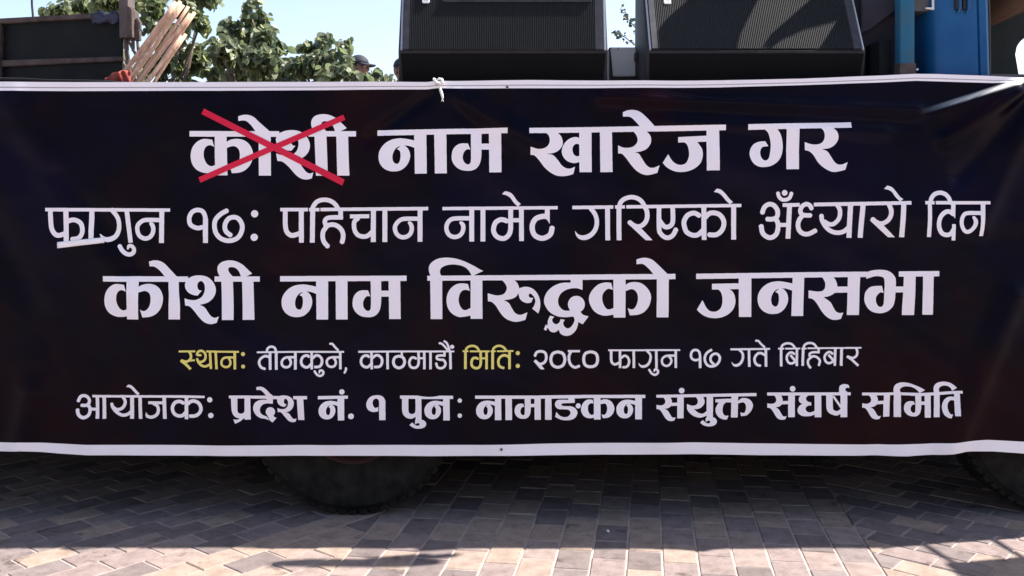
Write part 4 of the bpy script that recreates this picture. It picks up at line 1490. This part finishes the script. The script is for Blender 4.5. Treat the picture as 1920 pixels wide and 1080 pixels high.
RIDGES = [  # u0 v0 u1 v1 width amplitude(m): pulled folds of the vinyl
    (822, 166, 690, 262, 13, -0.006), (822, 166, 1010, 268, 16, 0.006), (834, 166, 930, 290, 14, -0.004),
    (1130, 182, 1720, 206, 11, 0.007), (1180, 205, 1700, 232, 13, -0.005), (1250, 226, 1660, 246, 14, 0.004),
    (1905, 175, 1770, 262, 14, 0.012), (1925, 190, 1800, 330, 18, -0.010), (1930, 215, 1840, 420, 20, 0.008),
    (20, 190, 330, 700, 32, 0.006), (110, 330, 280, 520, 20, -0.004), (-20, 420, 160, 760, 30, -0.006),
    (330, 560, 620, 800, 34, 0.004), (900, 700, 1250, 830, 30, 0.003), (1350, 300, 1800, 420, 40, 0.004),
    (1900, 560, 1780, 840, 26, 0.014), (1700, 700, 1640, 860, 22, -0.006), (60, 740, 30, 860, 26, 0.010), (640, 300, 540, 420, 26, 0.003),
    (1480, 470, 1780, 640, 36, -0.004),
]
def disp(u, v):
    """how far the cloth hangs towards the viewer"""
    d = 0.013 * noise.noise((u / 330.0, v / 240.0, 3.1)) + 0.0045 * noise.noise((u / 120.0, v / 80.0, 8.7)) + 0.0014 * noise.noise((u / 45.0, v / 26.0, 1.7))
    q, r_ = u * .82 + v * .57, v * .82 - u * .57          # pulled ripples, slanting across the cloth
    d += 0.0062 * noise.noise((r_ / 62.0, q / 420.0, 5.5)) + 0.0045 * noise.noise((u / 74.0, v / 520.0, 12.5))
    for u0, v0, u1, v1, w, a in RIDGES:
        if min(u0, u1) - 3 * w < u < max(u0, u1) + 3 * w and min(v0, v1) - 3 * w < v < max(v0, v1) + 3 * w:
            r, t, _ = seg_dist(u, v, (u0, v0, u1, v1))
            d += 2.3 * a * math.exp(-(r / w) ** 2)
    # the big crease at the right-hand corner: a ledge that faces the sky
    if u > 1660 and v < 420:
        r, t, sd = seg_dist(u, v, (1916, 150, 1722, 212))
        along = min(1, max(0, (1.06 - t) / 0.35)) * min(1, max(0, (t + 0.25) / 0.2))
        ws = 3.6
        # sd is positive below the crease line
        up = 1 / (1 + math.exp(max(-30, min(30, sd / ws * -1))))
        fade = math.exp(-max(0, sd) / 75.0)
        d += 0.030 * along * up * fade
    return d

def cloth(u, v, lift=0.0):
    return ((u - 960) / 400.0, -disp(u, v) - lift, CZ + (400 - v) / 400.0)

def curve(tab):
    xs = [t[0] for t in tab]; ys = [t[1] for t in tab]
    def f(u): return float(np.interp(u, xs, ys))
    return f
TOP = curve([(-400, 156), (0, 154), (340, 154), (720, 153.5), (800, 154), (822, 151.5), (850, 152), (1000, 150), (1150, 151), (1350, 151), (1500, 148), (1640, 142), (1716, 138.5), (1760, 139), (1860, 143), (1920, 146), (2300, 152)])
HEM = curve([(-400, 172), (0, 171), (480, 170), (800, 167.5), (822, 165), (850, 166), (1100, 165), (1350, 164), (1500, 160), (1640, 155), (1716, 151.5), (1770, 153), (1860, 156), (1920, 155), (2300, 166)])
BOT = curve([(-400, 826), (0, 830), (40, 828), (100, 832), (160, 835), (500, 835), (900, 834), (1100, 831), (1300, 829), (1440, 831), (1660, 834), (1730, 832), (1800, 826), (1850, 824), (1920, 828), (2300, 832)])
END = curve([(-400, 844), (0, 847), (40, 844.5), (110, 851), (160, 854.5), (500, 855), (850, 855), (1100, 853), (1300, 851), (1440, 853), (1700, 855), (1760, 851), (1810, 845), (1860, 845.5), (1920, 850), (2300, 856)])

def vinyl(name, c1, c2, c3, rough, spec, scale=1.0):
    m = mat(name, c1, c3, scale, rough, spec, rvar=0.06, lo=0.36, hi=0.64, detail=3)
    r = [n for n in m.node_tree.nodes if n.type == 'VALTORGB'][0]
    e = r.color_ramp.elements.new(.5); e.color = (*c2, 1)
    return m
M['vinyl'] = vinyl("printed_black_vinyl", (0.0022, 0.0014, 0.0125), (0.0012, 0.0006, 0.0050), (0.0095, 0.0010, 0.0034), 0.26, 0.075)  # navy and maroon mottling paints reflections into the base colour
M['vinylwhite'] = mat("white_vinyl_border", (0.86, 0.84, 0.89), (0.82, 0.80, 0.85), 5, 0.4, 0.35)
M['seam'] = mat("hem_grey_line", (0.33, 0.32, 0.36), None, 5, 0.5, 0.3)  # even grey line along the hem edge
M['ink'] = mat("white_print", (0.86, 0.83, 0.885), (0.83, 0.80, 0.86), 3, 0.42, 0.25)
M['inkyellow'] = mat("yellow_print", (0.72, 0.66, 0.16), (0.78, 0.70, 0.20), 3, 0.42, 0.25)
M['inkred'] = mat("crimson_print", (0.60, 0.005, 0.045), (0.66, 0.009, 0.055), 6, 0.42, 0.25)

us = list(range(-240, 2240, 6))
def sheet(name, rows, m, parent=None, lift=0.0, smooth=True):
    vs_, fs = [], []
    W_ = len(us)
    for r in rows:
        for u in us: vs_.append(cloth(u, r(u), lift))
    for i in range(len(rows) - 1):
        for j in range(W_ - 1):
            a = i * W_ + j
            fs.append((a, a + W_, a + W_ + 1, a + 1))
    return obj(name, pymesh(name, vs_, fs, smooth), m, parent)

NR = 110
rows = [(lambda u, k=k: HEM(u) + (BOT(u) - HEM(u)) * k / NR) for k in range(NR + 1)]
tt = sorted(set([i / 260 for i in range(0, 40)] + [40 / 260 + (1 - 40 / 260) * i / 120 for i in range(121)]))
rows = [(lambda u, t=t: HEM(u) + (BOT(u) - HEM(u)) * t) for t in tt]
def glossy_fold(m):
    """gloss raised in a band along the corner crease to draw its highlight, colour unchanged"""
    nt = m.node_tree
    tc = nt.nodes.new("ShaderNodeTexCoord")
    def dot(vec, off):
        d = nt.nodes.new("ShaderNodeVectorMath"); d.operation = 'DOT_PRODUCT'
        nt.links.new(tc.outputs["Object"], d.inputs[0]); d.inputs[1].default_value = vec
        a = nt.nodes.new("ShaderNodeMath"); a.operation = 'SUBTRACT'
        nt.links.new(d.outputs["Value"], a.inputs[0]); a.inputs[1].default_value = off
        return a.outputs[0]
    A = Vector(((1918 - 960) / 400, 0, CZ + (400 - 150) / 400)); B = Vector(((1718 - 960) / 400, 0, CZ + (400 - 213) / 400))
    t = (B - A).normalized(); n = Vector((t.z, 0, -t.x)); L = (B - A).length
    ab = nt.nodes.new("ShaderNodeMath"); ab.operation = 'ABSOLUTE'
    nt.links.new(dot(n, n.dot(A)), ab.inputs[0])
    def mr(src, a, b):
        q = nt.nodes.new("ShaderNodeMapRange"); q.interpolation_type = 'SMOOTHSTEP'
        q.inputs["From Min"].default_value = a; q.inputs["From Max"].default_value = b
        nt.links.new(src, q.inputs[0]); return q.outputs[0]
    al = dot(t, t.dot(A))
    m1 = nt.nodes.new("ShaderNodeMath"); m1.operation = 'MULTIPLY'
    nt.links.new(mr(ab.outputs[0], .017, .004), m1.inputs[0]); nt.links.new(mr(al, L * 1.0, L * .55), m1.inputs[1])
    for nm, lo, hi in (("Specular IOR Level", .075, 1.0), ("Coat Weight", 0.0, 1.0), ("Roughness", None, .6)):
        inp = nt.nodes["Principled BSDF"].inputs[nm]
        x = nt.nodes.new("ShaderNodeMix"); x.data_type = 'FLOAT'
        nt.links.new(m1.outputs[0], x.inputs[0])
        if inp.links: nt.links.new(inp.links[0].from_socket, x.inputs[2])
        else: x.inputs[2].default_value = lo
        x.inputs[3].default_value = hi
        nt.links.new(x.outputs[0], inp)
glossy_fold(M['vinyl'])  # gloss band added to bring out the crease highlight
M['vinyl'].node_tree.nodes['Principled BSDF'].inputs['Coat Roughness'].default_value = .5
M['vinyl'].node_tree.nodes['Principled BSDF'].inputs['Coat IOR'].default_value = 2.6
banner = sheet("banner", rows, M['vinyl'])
tag(banner, "long black vinyl banner with white and yellow lettering hung along the side of the truck", "banner")
mix = lambda a, b, t: (lambda u: a(u) + (b(u) - a(u)) * t)
top_border = sheet("top_border", [mix(TOP, HEM, t) for t in (0, .3, .56)], M['vinylwhite'], banner, 0.0025)
sheet("hem_seam", [mix(TOP, HEM, t) for t in (.56, .68)], M['seam'], banner, 0.0012)
sheet("lower_hem", [mix(TOP, HEM, t) for t in (.68, 1.0)], M['vinylwhite'], banner, 0.001)
bottom_border = sheet("bottom_border", [mix(BOT, END, t) for t in (0, .5, 1.0)], M['vinylwhite'], banner, 0.001)

for key, m, gap in (('line3', 'ink', 20), ('line1', 'ink', 20), ('line2', 'ink', 17), ('line4y', 'inkyellow', 17), ('line4', 'ink', 10), ('line5', 'ink', 12.5)):
    for me in letter_mesh("word", TEXT[key], gap):
        o = obj("word", me, M[m], banner)
        if m == 'inkyellow': o["label"] = "word printed in yellow"
_l = LIFT
LIFT = 0.0052
obj("cross_mark", letter_mesh("cross_mark", TEXT['cross'])[0], M['inkred'], banner)["label"] = "crimson cross over the first word"
LIFT = _l

def eyelet(u, v, r):
    bm = bmesh.new()
    c = Vector(cloth(u, v, 0.003))
    seg, ts = 20, 8
    vs_ = []
    for k in range(seg):
        a = 2 * math.pi * k / seg
        vs_.append([bm.verts.new((c.x + (r + 0.3 * r * math.cos(b)) * math.cos(a), c.y - 0.3 * r * math.sin(b), c.z + (r + 0.3 * r * math.cos(b)) * math.sin(a))) for b in [2 * math.pi * t / ts for t in range(ts)]])
    for k in range(seg):
        for t in range(ts):
            bm.faces.new((vs_[k][t], vs_[(k + 1) % seg][t], vs_[(k + 1) % seg][(t + 1) % ts], vs_[k][(t + 1) % ts]))
    o = shade(obj("eyelet", bm, M['glasspart'], banner))
    bm = bmesh.new()
    f = bm.faces.new([bm.verts.new((c.x + r * math.cos(2 * math.pi * k / seg), c.y + 0.0005, c.z + r * math.sin(2 * math.pi * k / seg))) for k in range(seg)])
    obj("hole", bm, M['blackrub'], o)
eyelet(951, 163.5, 0.0062)
eyelet(940, 842, 0.0062)
eyelet(822, 158, 0.0062)

# torn strip of white tape stuck on the second line
M['tape'] = mat("white_paper_tape", (0.84, 0.83, 0.88), (0.88, 0.87, 0.90), 9, 0.5, 0.3, bump=0.5, bscale=30)
def strip(pts, n=14, lift=0.006):
    """pts: four corners in image pixels, wrinkled paper"""
    a, b, c, d = [np.array(p, float) for p in pts]
    vs_, fs = [], []
    for i in range(n + 1):
        for j in range(4):
            t, s = i / n, j / 3
            p = (a * (1 - t) + b * t) * (1 - s) + (d * (1 - t) + c * t) * s
            vs_.append(cloth(p[0], p[1], lift + 0.002 * math.sin(i * 1.3) + 0.003 * (s > .9) * math.sin(i * .8)))
    for i in range(n):
        for j in range(3):
            q = i * 4 + j
            fs.append((q, q + 1, q + 5, q + 4))
    return pymesh("tape_strip", vs_, fs, True)
tape = obj("tape_strip", strip([(109.2, 453.8), (196.8, 444.8), (197, 455), (109.2, 465.4)]), M['tape'])
md = tape.modifiers.new("thick", 'SOLIDIFY'); md.thickness = 0.0008
tag(tape, "torn strip of white tape stuck below the first word of the second line", "tape")

# white string knotted through the top edge
bm = bmesh.new()
def S(u, v, y): return Vector(((u - 960) / 400.0, y, CZ + (400 - v) / 400.0))
y0 = -0.012
tube(bm, [S(823, 161, y0), S(826, 168, y0 - .006), S(829, 178, y0 - .008), S(830.5, 184, y0 - .008), S(830, 187, y0 - .008)], [.0035, .0062, .0068, .005, .0028], 10)
tube(bm, [S(830, 187, y0 - .008), S(828, 191.5, y0 - .008)], [.0025, .0015], 6)
tube(bm, [S(830, 187, y0 - .008), S(832, 191.5, y0 - .008)], [.0025, .0015], 6)
tube(bm, [S(825, 159, y0), S(819, 155.5, y0 - .008), S(816, 152, y0 - .004), S(814, 149, y0 + .004), S(816, 148, y0 + .02)], [.005, .005, .006, .0072, .004], 8)
tube(bm, [S(825, 160, y0), S(831, 155.5, y0 - .008), S(829, 149.5, y0), S(823, 147.5, y0 + .01), S(820, 150, y0 + .02)], [.004, .007, .0062, .005, .004], 8)
tube(bm, [S(817, 159, y0), S(820, 156, y0 - .01), S(827, 158, y0 - .01), S(822, 163, y0 - .004)], .0045, 8)
tie = shade(obj("tie_string", bm, M['string']), 60)
tag(tie, "white string knotted through the top edge of the banner with a loose end hanging", "string")
# ---------------------------------------------------------------- added platform, trees, people behind the truck
bm = bmesh.new()
box(bm, (0, 12.2, .65), (40, 14.8, 1.3), .03)
plat = obj("added_platform", bm, M['stone'])  # unseen platform added as a support under the people and trees
tag(plat, kind="structure")

def leaf_mat(name, c1, c2, c3):
    m = bpy.data.materials.new(name)
    m.use_nodes = True
    nt = m.node_tree
    p = nt.nodes["Principled BSDF"]
    p.inputs["Roughness"].default_value = 0.42
    p.inputs["Specular IOR Level"].default_value = 0.5
    g = nt.nodes.new("ShaderNodeNewGeometry")
    r = nt.nodes.new("ShaderNodeValToRGB")
    e = r.color_ramp.elements
    e[0].position, e[0].color = 0, (*c1, 1)
    e[1].position, e[1].color = 1, (*c3, 1)
    x = e.new(.6); x.color = (*c2, 1)
    nt.links.new(g.outputs["Random Per Island"], r.inputs[0])
    nt.links.new(r.outputs[0], p.inputs["Base Color"])
    tr = nt.nodes.new("ShaderNodeBsdfTranslucent")
    hs = nt.nodes.new("ShaderNodeHueSaturation")
    hs.inputs["Saturation"].default_value = 1.15
    hs.inputs["Value"].default_value = 1.9
    nt.links.new(r.outputs[0], hs.inputs["Color"])
    nt.links.new(hs.outputs[0], tr.inputs["Color"])
    mx = nt.nodes.new("ShaderNodeMixShader")
    mx.inputs[0].default_value = .42
    nt.links.new(p.outputs[0], mx.inputs[1])
    nt.links.new(tr.outputs[0], mx.inputs[2])
    nt.links.new(mx.outputs[0], nt.nodes["Material Output"].inputs[0])
    return m
M['leaf'] = leaf_mat("grey_green_leaf", (.055, .075, .038), (.11, .135, .065), (.21, .235, .11))
M['leaf2'] = leaf_mat("dusty_leaf", (.06, .08, .046), (.12, .145, .08), (.22, .24, .13))
M['leaf3'] = leaf_mat("dark_leaf", (.025, .035, .025), (.04, .05, .035), (.06, .07, .045))

SHAPE = [(0, 0, 0), (.30, .10, .05), (.43, .36, .07), (.34, .66, .05), (0, 1.0, -.06), (-.34, .66, .05), (-.43, .36, .07), (-.30, .10, .05)]
def add_leaf(V, Fc, p, tipdir, nrm, L):
    """folded broad leaf: base p, pointing along tipdir"""
    t = tipdir.normalized()
    s = t.cross(nrm)
    if s.length < 1e-3: s = t.orthogonal()
    s.normalize()
    n = s.cross(t)
    k = len(V)
    curl = random.uniform(-.1, .18)
    for a, b, c in SHAPE:
        V.append(p + s * (a * L * .92) + t * (b * L) + n * ((c + curl * b * b) * L))
    mid = len(V)
    V.append(p + t * (.36 * L) + n * (-.02 * L + curl * .13 * L))
    V.append(p + t * (.68 * L) + n * (-.03 * L + curl * .46 * L))
    a, b = mid, mid + 1
    Fc += [(k, k + 1, a), (k + 1, k + 2, a), (k + 2, k + 3, b, a), (k + 3, k + 4, b), (k + 4, k + 5, b), (k + 5, k + 6, a, b), (k + 6, k + 7, a), (k + 7, k, a)]

def tree(name, clumps, d, trunk_u, label, m, leaf=.10, dens=1.0, ddep=.8, base_z=1.3, group=None):
    """clumps: (u, v, ru, rv, count) seen at distance d; leaves on twigs that spring from limbs"""
    b0 = at(trunk_u, 0, d); b0.z = base_z
    root = empty(name, b0)
    tag(root, label, "tree", group)
    inv = Matrix.Translation(-b0)
    V, Fc = [], []
    limbs = bmesh.new()
    tops = []
    for (u, v, ru, rv, cnt) in clumps:
        c = at(u, v, d + random.uniform(-.5, .5) * ddep)
        sx, sz = ru * d / F, rv * d / F
        tops.append(c)
        ntw = max(2, int(cnt * dens / 8))
        for _ in range(ntw):
            dirv = Vector((random.gauss(0, 1), random.gauss(0, 1), random.gauss(0, 1))).normalized()
            rad = random.random() ** .45
            e = c + Vector((dirv.x * sx * rad, dirv.y * (sx + sz) * .5 * rad, dirv.z * sz * rad))
            st = c + Vector((dirv.x * sx * .15, dirv.y * sx * .15, -sz * .25))
            bend = (st + e) / 2 + Vector((0, 0, .04))
            tube(limbs, [st, bend, e], [.006, .0045, .002], 5, False)
            for k in range(8):
                t = random.uniform(.25, 1.08)
                q = st * (1 - t) ** 2 + bend * (2 * t * (1 - t)) + e * t * t
                q += Vector((random.uniform(-1, 1), random.uniform(-1, 1), random.uniform(-1, 1))) * leaf * .45
                td = Vector((random.gauss(0, .55), random.gauss(0, .55), -1.0 + random.gauss(0, .35))) + dirv * .35
                nr = Vector((random.gauss(0, .6), random.gauss(-.5, .6), random.gauss(.55, .4)))
                add_leaf(V, Fc, q, td, nr, leaf * random.uniform(.5, 1.35))
    crown = obj("crown", pymesh("crown", V, Fc, True), m)
    crown.parent = root; crown.matrix_parent_inverse = inv
    tz = base_z
    fork = b0 + Vector((0, 0, .55))
    b = bmesh.new()
    tube(b, [b0 - Vector((0, 0, .02)), b0 + Vector((.02, 0, .3)), fork], [.10, .085, .07], 10)
    tr = obj("trunk", b, M['bark']); shade(tr, 60)
    tr.parent = root; tr.matrix_parent_inverse = inv
    for c in tops:
        mid = (fork + c) / 2 + Vector((random.uniform(-.1, .1), random.uniform(-.1, .1), .08))
        tube(limbs, [fork - Vector((0, 0, .05)), mid, c + Vector((0, 0, -.02))], [.028, .016, .007], 6, False)
    lb = obj("limbs", limbs, M['bark']); shade(lb, 60)
    lb.parent = root; lb.matrix_parent_inverse = inv
    return root

tree("broadleaf_tree", [(110, 22, 34, 20, 60), (150, 10, 50, 24, 110), (205, 4, 50, 30, 120), (250, -12, 40, 30, 70), (285, 25, 36, 40, 110), (318, 75, 34, 40, 110), (300, 120, 40, 30, 100), (360, 112, 46, 34, 150),
     (350, 20, 30, 40, 90), (378, -6, 36, 24, 60), (376, 38, 24, 26, 56), (110, 55, 60, 30, 60), (210, 60, 40, 40, 80), (345, 165, 60, 26, 110), (240, 150, 60, 30, 80)], 7.4, 300,
     "grey-green broadleaf tree with drooping leaves behind the wooden sticks", M['leaf'], .066, 2.6)
tree("broadleaf_tree", [(440, 62, 34, 34, 110), (478, 50, 34, 40, 120), (468, 10, 12, 14, 16), (500, 68, 24, 30, 66), (430, 100, 44, 30, 130), (492, 112, 36, 34, 120), (455, 138, 60, 24, 130), (540, 132, 30, 22, 60), (520, 160, 60, 24, 80), (412, 140, 36, 26, 90), (418, 84, 22, 24, 50), (545, 118, 26, 18, 50), (512, 92, 24, 24, 60)], 7.2, 470,
     "broadleaf tree with a pointed top standing alone against the sky between sticks and shrub", M['leaf2'], .066, 2.4)
tree("leafy_shrub", [(590, 88, 30, 18, 44), (612, 74, 20, 14, 26), (606, 108, 40, 24, 80), (648, 82, 16, 18, 22), (644, 112, 24, 22, 44), (570, 126, 44, 24, 100), (625, 138, 36, 18, 60), (672, 144, 24, 9, 34), (702, 143, 20, 9, 28), (728, 147, 12, 5, 10), (700, 165, 50, 14, 50), (610, 168, 60, 20, 60)], 7.0, 620,
     "low leafy shrub in front of the capped person left of the speaker", M['leaf2'], .062, 2.0)

# slender branch in the gap between the speakers, from a tree hidden behind the right one
b0 = at(1300, 0, 8.2); b0.z = 1.3
root = empty("dark_leaved_tree", b0)
tag(root, "tree of which only two dark leafy sprigs show in the gap between the speakers", "tree")
inv = Matrix.Translation(-b0)
V, Fc = [], []
b = bmesh.new()
hub = at(1262, 96, 8.2)
for pts in ([(1262, 96), (1215, 84), (1196, 58), (1180, 38), (1163, 17)], [(1262, 96), (1222, 100), (1191, 85), (1172, 70), (1151, 58)]):
    P_ = [at(u, v, 8.2) for u, v in pts]
    tube(b, P_, [.012, .008, .005, .004, .002], 6, False)
    for i in range(1, 4):
        for k in range((0, 6, 13, 26)[i]):
            t = random.random()
            q = P_[i] * (1 - t) + P_[i + 1] * t + Vector((random.gauss(0, .016), random.gauss(0, .03), random.gauss(0, .018)))
            add_leaf(V, Fc, q, Vector((random.gauss(0, .7), random.gauss(0, .7), random.gauss(-.4, .6))), Vector((random.gauss(0, .6), random.gauss(-.6, .6), random.gauss(.4, .5))), random.uniform(.022, .04))
for k in range(260):
    q = hub + Vector((random.gauss(.25, .18), random.gauss(0, .2), random.gauss(.1, .12)))
    add_leaf(V, Fc, q, Vector((random.gauss(0, .5), random.gauss(0, .5), -1)), Vector((random.gauss(0, .6), random.gauss(-.5, .6), .5)), random.uniform(.04, .07))
tube(b, [hub, hub + Vector((.18, 0, -.25)), b0 + Vector((0, 0, .7))], [.012, .02, .03], 8, False)
o = shade(obj("limbs", b, M['bark']), 60); o.parent = root; o.matrix_parent_inverse = inv
o = obj("crown", pymesh("crown", V, Fc, True), M['leaf3']); o.parent = root; o.matrix_parent_inverse = inv
b = bmesh.new()
tube(b, [b0 - Vector((0, 0, .02)), b0 + Vector((0, 0, .75))], [.05, .035], 10)
o = shade(obj("trunk", b, M['bark']), 60); o.parent = root; o.matrix_parent_inverse = inv

# ---- people standing on the added platform; only their heads rise above the banner
def skin_body(nodes, edges, root_i):
    me = bpy.data.meshes.new("person")
    me.from_pydata([n[0] for n in nodes], edges, [])
    o = bpy.data.objects.new("person", me)
    COL.objects.link(o)
    md = o.modifiers.new("skin", 'SKIN')
    md.use_smooth_shade = True
    for i, n in enumerate(nodes):
        r = n[1]
        me.skin_vertices[0].data[i].radius = r if hasattr(r, '__len__') else (r, r)
    me.skin_vertices[0].data[root_i].use_root = True
    o.modifiers.new("sub", 'SUBSURF').levels = 2
    dg = bpy.context.evaluated_depsgraph_get()
    m2 = bpy.data.meshes.new_from_object(o.evaluated_get(dg))
    bpy.data.objects.remove(o)
    return m2

def ellipsoid(b, c, r, seg=16, rot=None, fn=None):
    rr = bmesh.ops.create_uvsphere(b, u_segments=seg, v_segments=seg // 2 + 2, radius=1.0)
    for v in rr['verts']:
        p = Vector((v.co.x * r[0], v.co.y * r[1], v.co.z * r[2]))
        if fn: p = fn(p)
        if rot is not None: p = rot @ p
        v.co = p + Vector(c)
    return rr['verts']

def person(x, y, H, yaw, label, capped=True, shirt='uniform', arm='down', bend=0.0):
    """standing figure of height H facing yaw (0 = towards +X)"""
    k = H / 1.75
    nodes, edges = [], []
    def N(p, r, to=None):
        nodes.append((tuple(Vector(p) * k), tuple(q * k for q in r) if hasattr(r, '__len__') else r * k))
        if to is not None: edges.append((to, len(nodes) - 1))
        return len(nodes) - 1
    pel = N((0, 0, .95), (.15, .115))
    wst = N((0, 0, 1.10), (.135, .105), pel)
    ch = N((.005, 0, 1.28), (.16, .12), wst)
    sh = N((-.01, 0, 1.42), (.13, .085), ch)
    nk = N((.01, 0, 1.51), .058, sh)
    hd0 = N((.025, 0, 1.56), .056, nk)
    for s in (1, -1):
        hip = N((0, s * .10, .86), .088, pel)
        kn = N((.015, s * .105, .49), .058, hip)
        an = N((-.01, s * .11, .085), .042, kn)
        N((.13, s * .12, .04), (.045, .035), an)
        so_ = N((-.01, s * .185, 1.40), .058, sh)
        if arm == 'up' and s < 0:
            el = N((.14, s * .25, 1.24), .042, so_)
            wr = N((.32, s * .16, 1.36), .03, el)
            dv = Vector((.9, .15, .35))
        else:
            el = N((-.02, s * .25, 1.12), .042, so_)
            wr = N((.05, s * .27, .87), .03, el)
            dv = Vector((.25, 0, -1))
        dv.normalize()
        wp = Vector(nodes[wr][0]) / k
        pm = N(wp + dv * .055, (.036, .02), wr)
        side = dv.cross(Vector((0, 1, 0))).normalized()
        for f, (oy, L) in enumerate(((-.03, .068), (-.01, .08), (.01, .074), (.03, .058))):
            a = N(wp + dv * .095 + side * oy, .0095, pm)
            c = N(wp + dv * (.095 + L * .55) + side * oy * 1.1 + Vector((.008, 0, 0)), .0085, a)
            N(wp + dv * (.095 + L) + side * oy * 1.1 + Vector((.02, 0, 0)), .007, c)
        th = N(wp + dv * .05 - side * .045, .011, pm)
        N(wp + dv * .095 - side * .06, .009, th)
    body = skin_body(nodes, edges, pel)
    # clothing colour by height and reach: hands, neck stay skin
    o = obj("person", body, [M['skin'], M[shirt], M['uniform']])
    hz = [Vector(n[0]) for n in nodes]
    for p in o.data.polygons:
        c = p.center
        hand = any((Vector(n[0]) - c).length < .075 * k for n in nodes if (n[1][0] if hasattr(n[1], '__len__') else n[1]) < .0125 * k)
        neck = c.z > 1.47 * k and abs(c.y) < .09 * k
        p.material_index = 0 if hand or neck else (2 if c.z < .98 * k else 1)
        p.use_smooth = True
    # head joined into the body surface
    b = bmesh.new()
    b.from_mesh(o.data)
    hc = Vector((.035, 0, 1.635)) * k
    n0 = len(b.verts)
    def face(p):
        q = p.copy()
        if q.x > 0 and q.z < -.02: q.x *= 1.0 + .12 * (1 - abs(q.y) * 9)     # jaw and mouth
        q.y *= 1 - .22 * max(0, -q.z / .125)
        if q.z > .03: q.x *= 1.02
        return q
    vs_ = ellipsoid(b, (0, 0, 0), (.098, .077, .125), 24, None, face)
    ellipsoid(b, (.102, 0, -.012), (.020, .014, .024), 10)          # nose
    ellipsoid(b, (.092, 0, -.060), (.014, .026, .011), 10)          # lips
    ellipsoid(b, (.078, 0, -.098), (.026, .03, .022), 10)           # chin
    for s in (1, -1):
        ellipsoid(b, (-.008, s * .078, -.01), (.020, .009, .033), 10)   # ears
        ellipsoid(b, (.082, s * .034, .034), (.016, .022, .009), 10)    # brow
    b.verts.ensure_lookup_table()
    for v in b.verts[n0:]: v.co = v.co * k + hc
    for f in b.faces:
        if f.verts[0].index >= n0 or f.verts[0].index < 0: f.material_index = 0
        f.smooth = True
    b.verts.index_update()
    for f in b.faces:
        if all(v.index >= n0 for v in f.verts): f.material_index = 0
    b.to_mesh(o.data); b.free()
    for s in (1, -1):
        b = bmesh.new()
        ellipsoid(b, hc + Vector((.084, s * .034, .014)) * k, (.012 * k, .015 * k, .009 * k), 10)
        shade(obj("eye", b, M['eye'], o))
    b = bmesh.new()
    ellipsoid(b, hc + Vector((-.016, 0, .018)) * k, (.098 * k, .083 * k, .118 * k), 20)
    bmesh.ops.delete(b, geom=[v for v in b.verts if v.co.x > hc.x + .035 * k or v.co.z < hc.z - .055 * k], context='VERTS')
    shade(obj("hair", b, M['hair'], o))
    if capped:
        b = bmesh.new()
        vs2 = ellipsoid(b, hc + Vector((-.004, 0, .042)) * k, (.112 * k, .093 * k, .098 * k), 24)
        bmesh.ops.delete(b, geom=[v for v in b.verts if v.co.z < hc.z + .036 * k], context='VERTS')
        vv = []
        for i in range(13):
            a = -1.25 + 2.5 * i / 12
            vv.append((b.verts.new(hc + Vector((.085 * math.cos(a) + .018, .088 * math.sin(a), .048)) * k), b.verts.new(hc + Vector((.085 * math.cos(a) + .018 + .085 * math.cos(a) ** 1.0, .092 * math.sin(a), .030 - .012 * abs(math.sin(a)))) * k)))
        for p_, q_ in zip(vv, vv[1:]): b.faces.new((p_[0], p_[1], q_[1], q_[0]))
        cp = shade(obj("cap", b, M['cap'], o), 60)
        md = cp.modifiers.new("thick", 'SOLIDIFY'); md.thickness = .006
    o.location = (x, y, 1.3)
    o.rotation_euler = (0, 0, yaw)
    tag(o, label, "person")
    return o
def pp(u, v, d): 
    p = at(u, v, d)
    return p.x, p.y, p.z - 1.3 + .0
x, y, h = pp(667, 98, 9.2)
person(x, y, h / 1.03, math.radians(-18), "person in a navy peaked cap facing right beyond the low shrub", True)
x, y, h = pp(752, 103, 8.6)
person(x, y, h / 1.03, math.radians(-50), "person in a dark cap half hidden behind the left edge of the speaker", True, 'shirt2', 'up')
x, y, h = pp(428, 129, 8.4)
person(x, y, h / 1.03, math.radians(-10), "person in a dark cap peering low through leaves behind the pointed tree", True, 'shirt2')
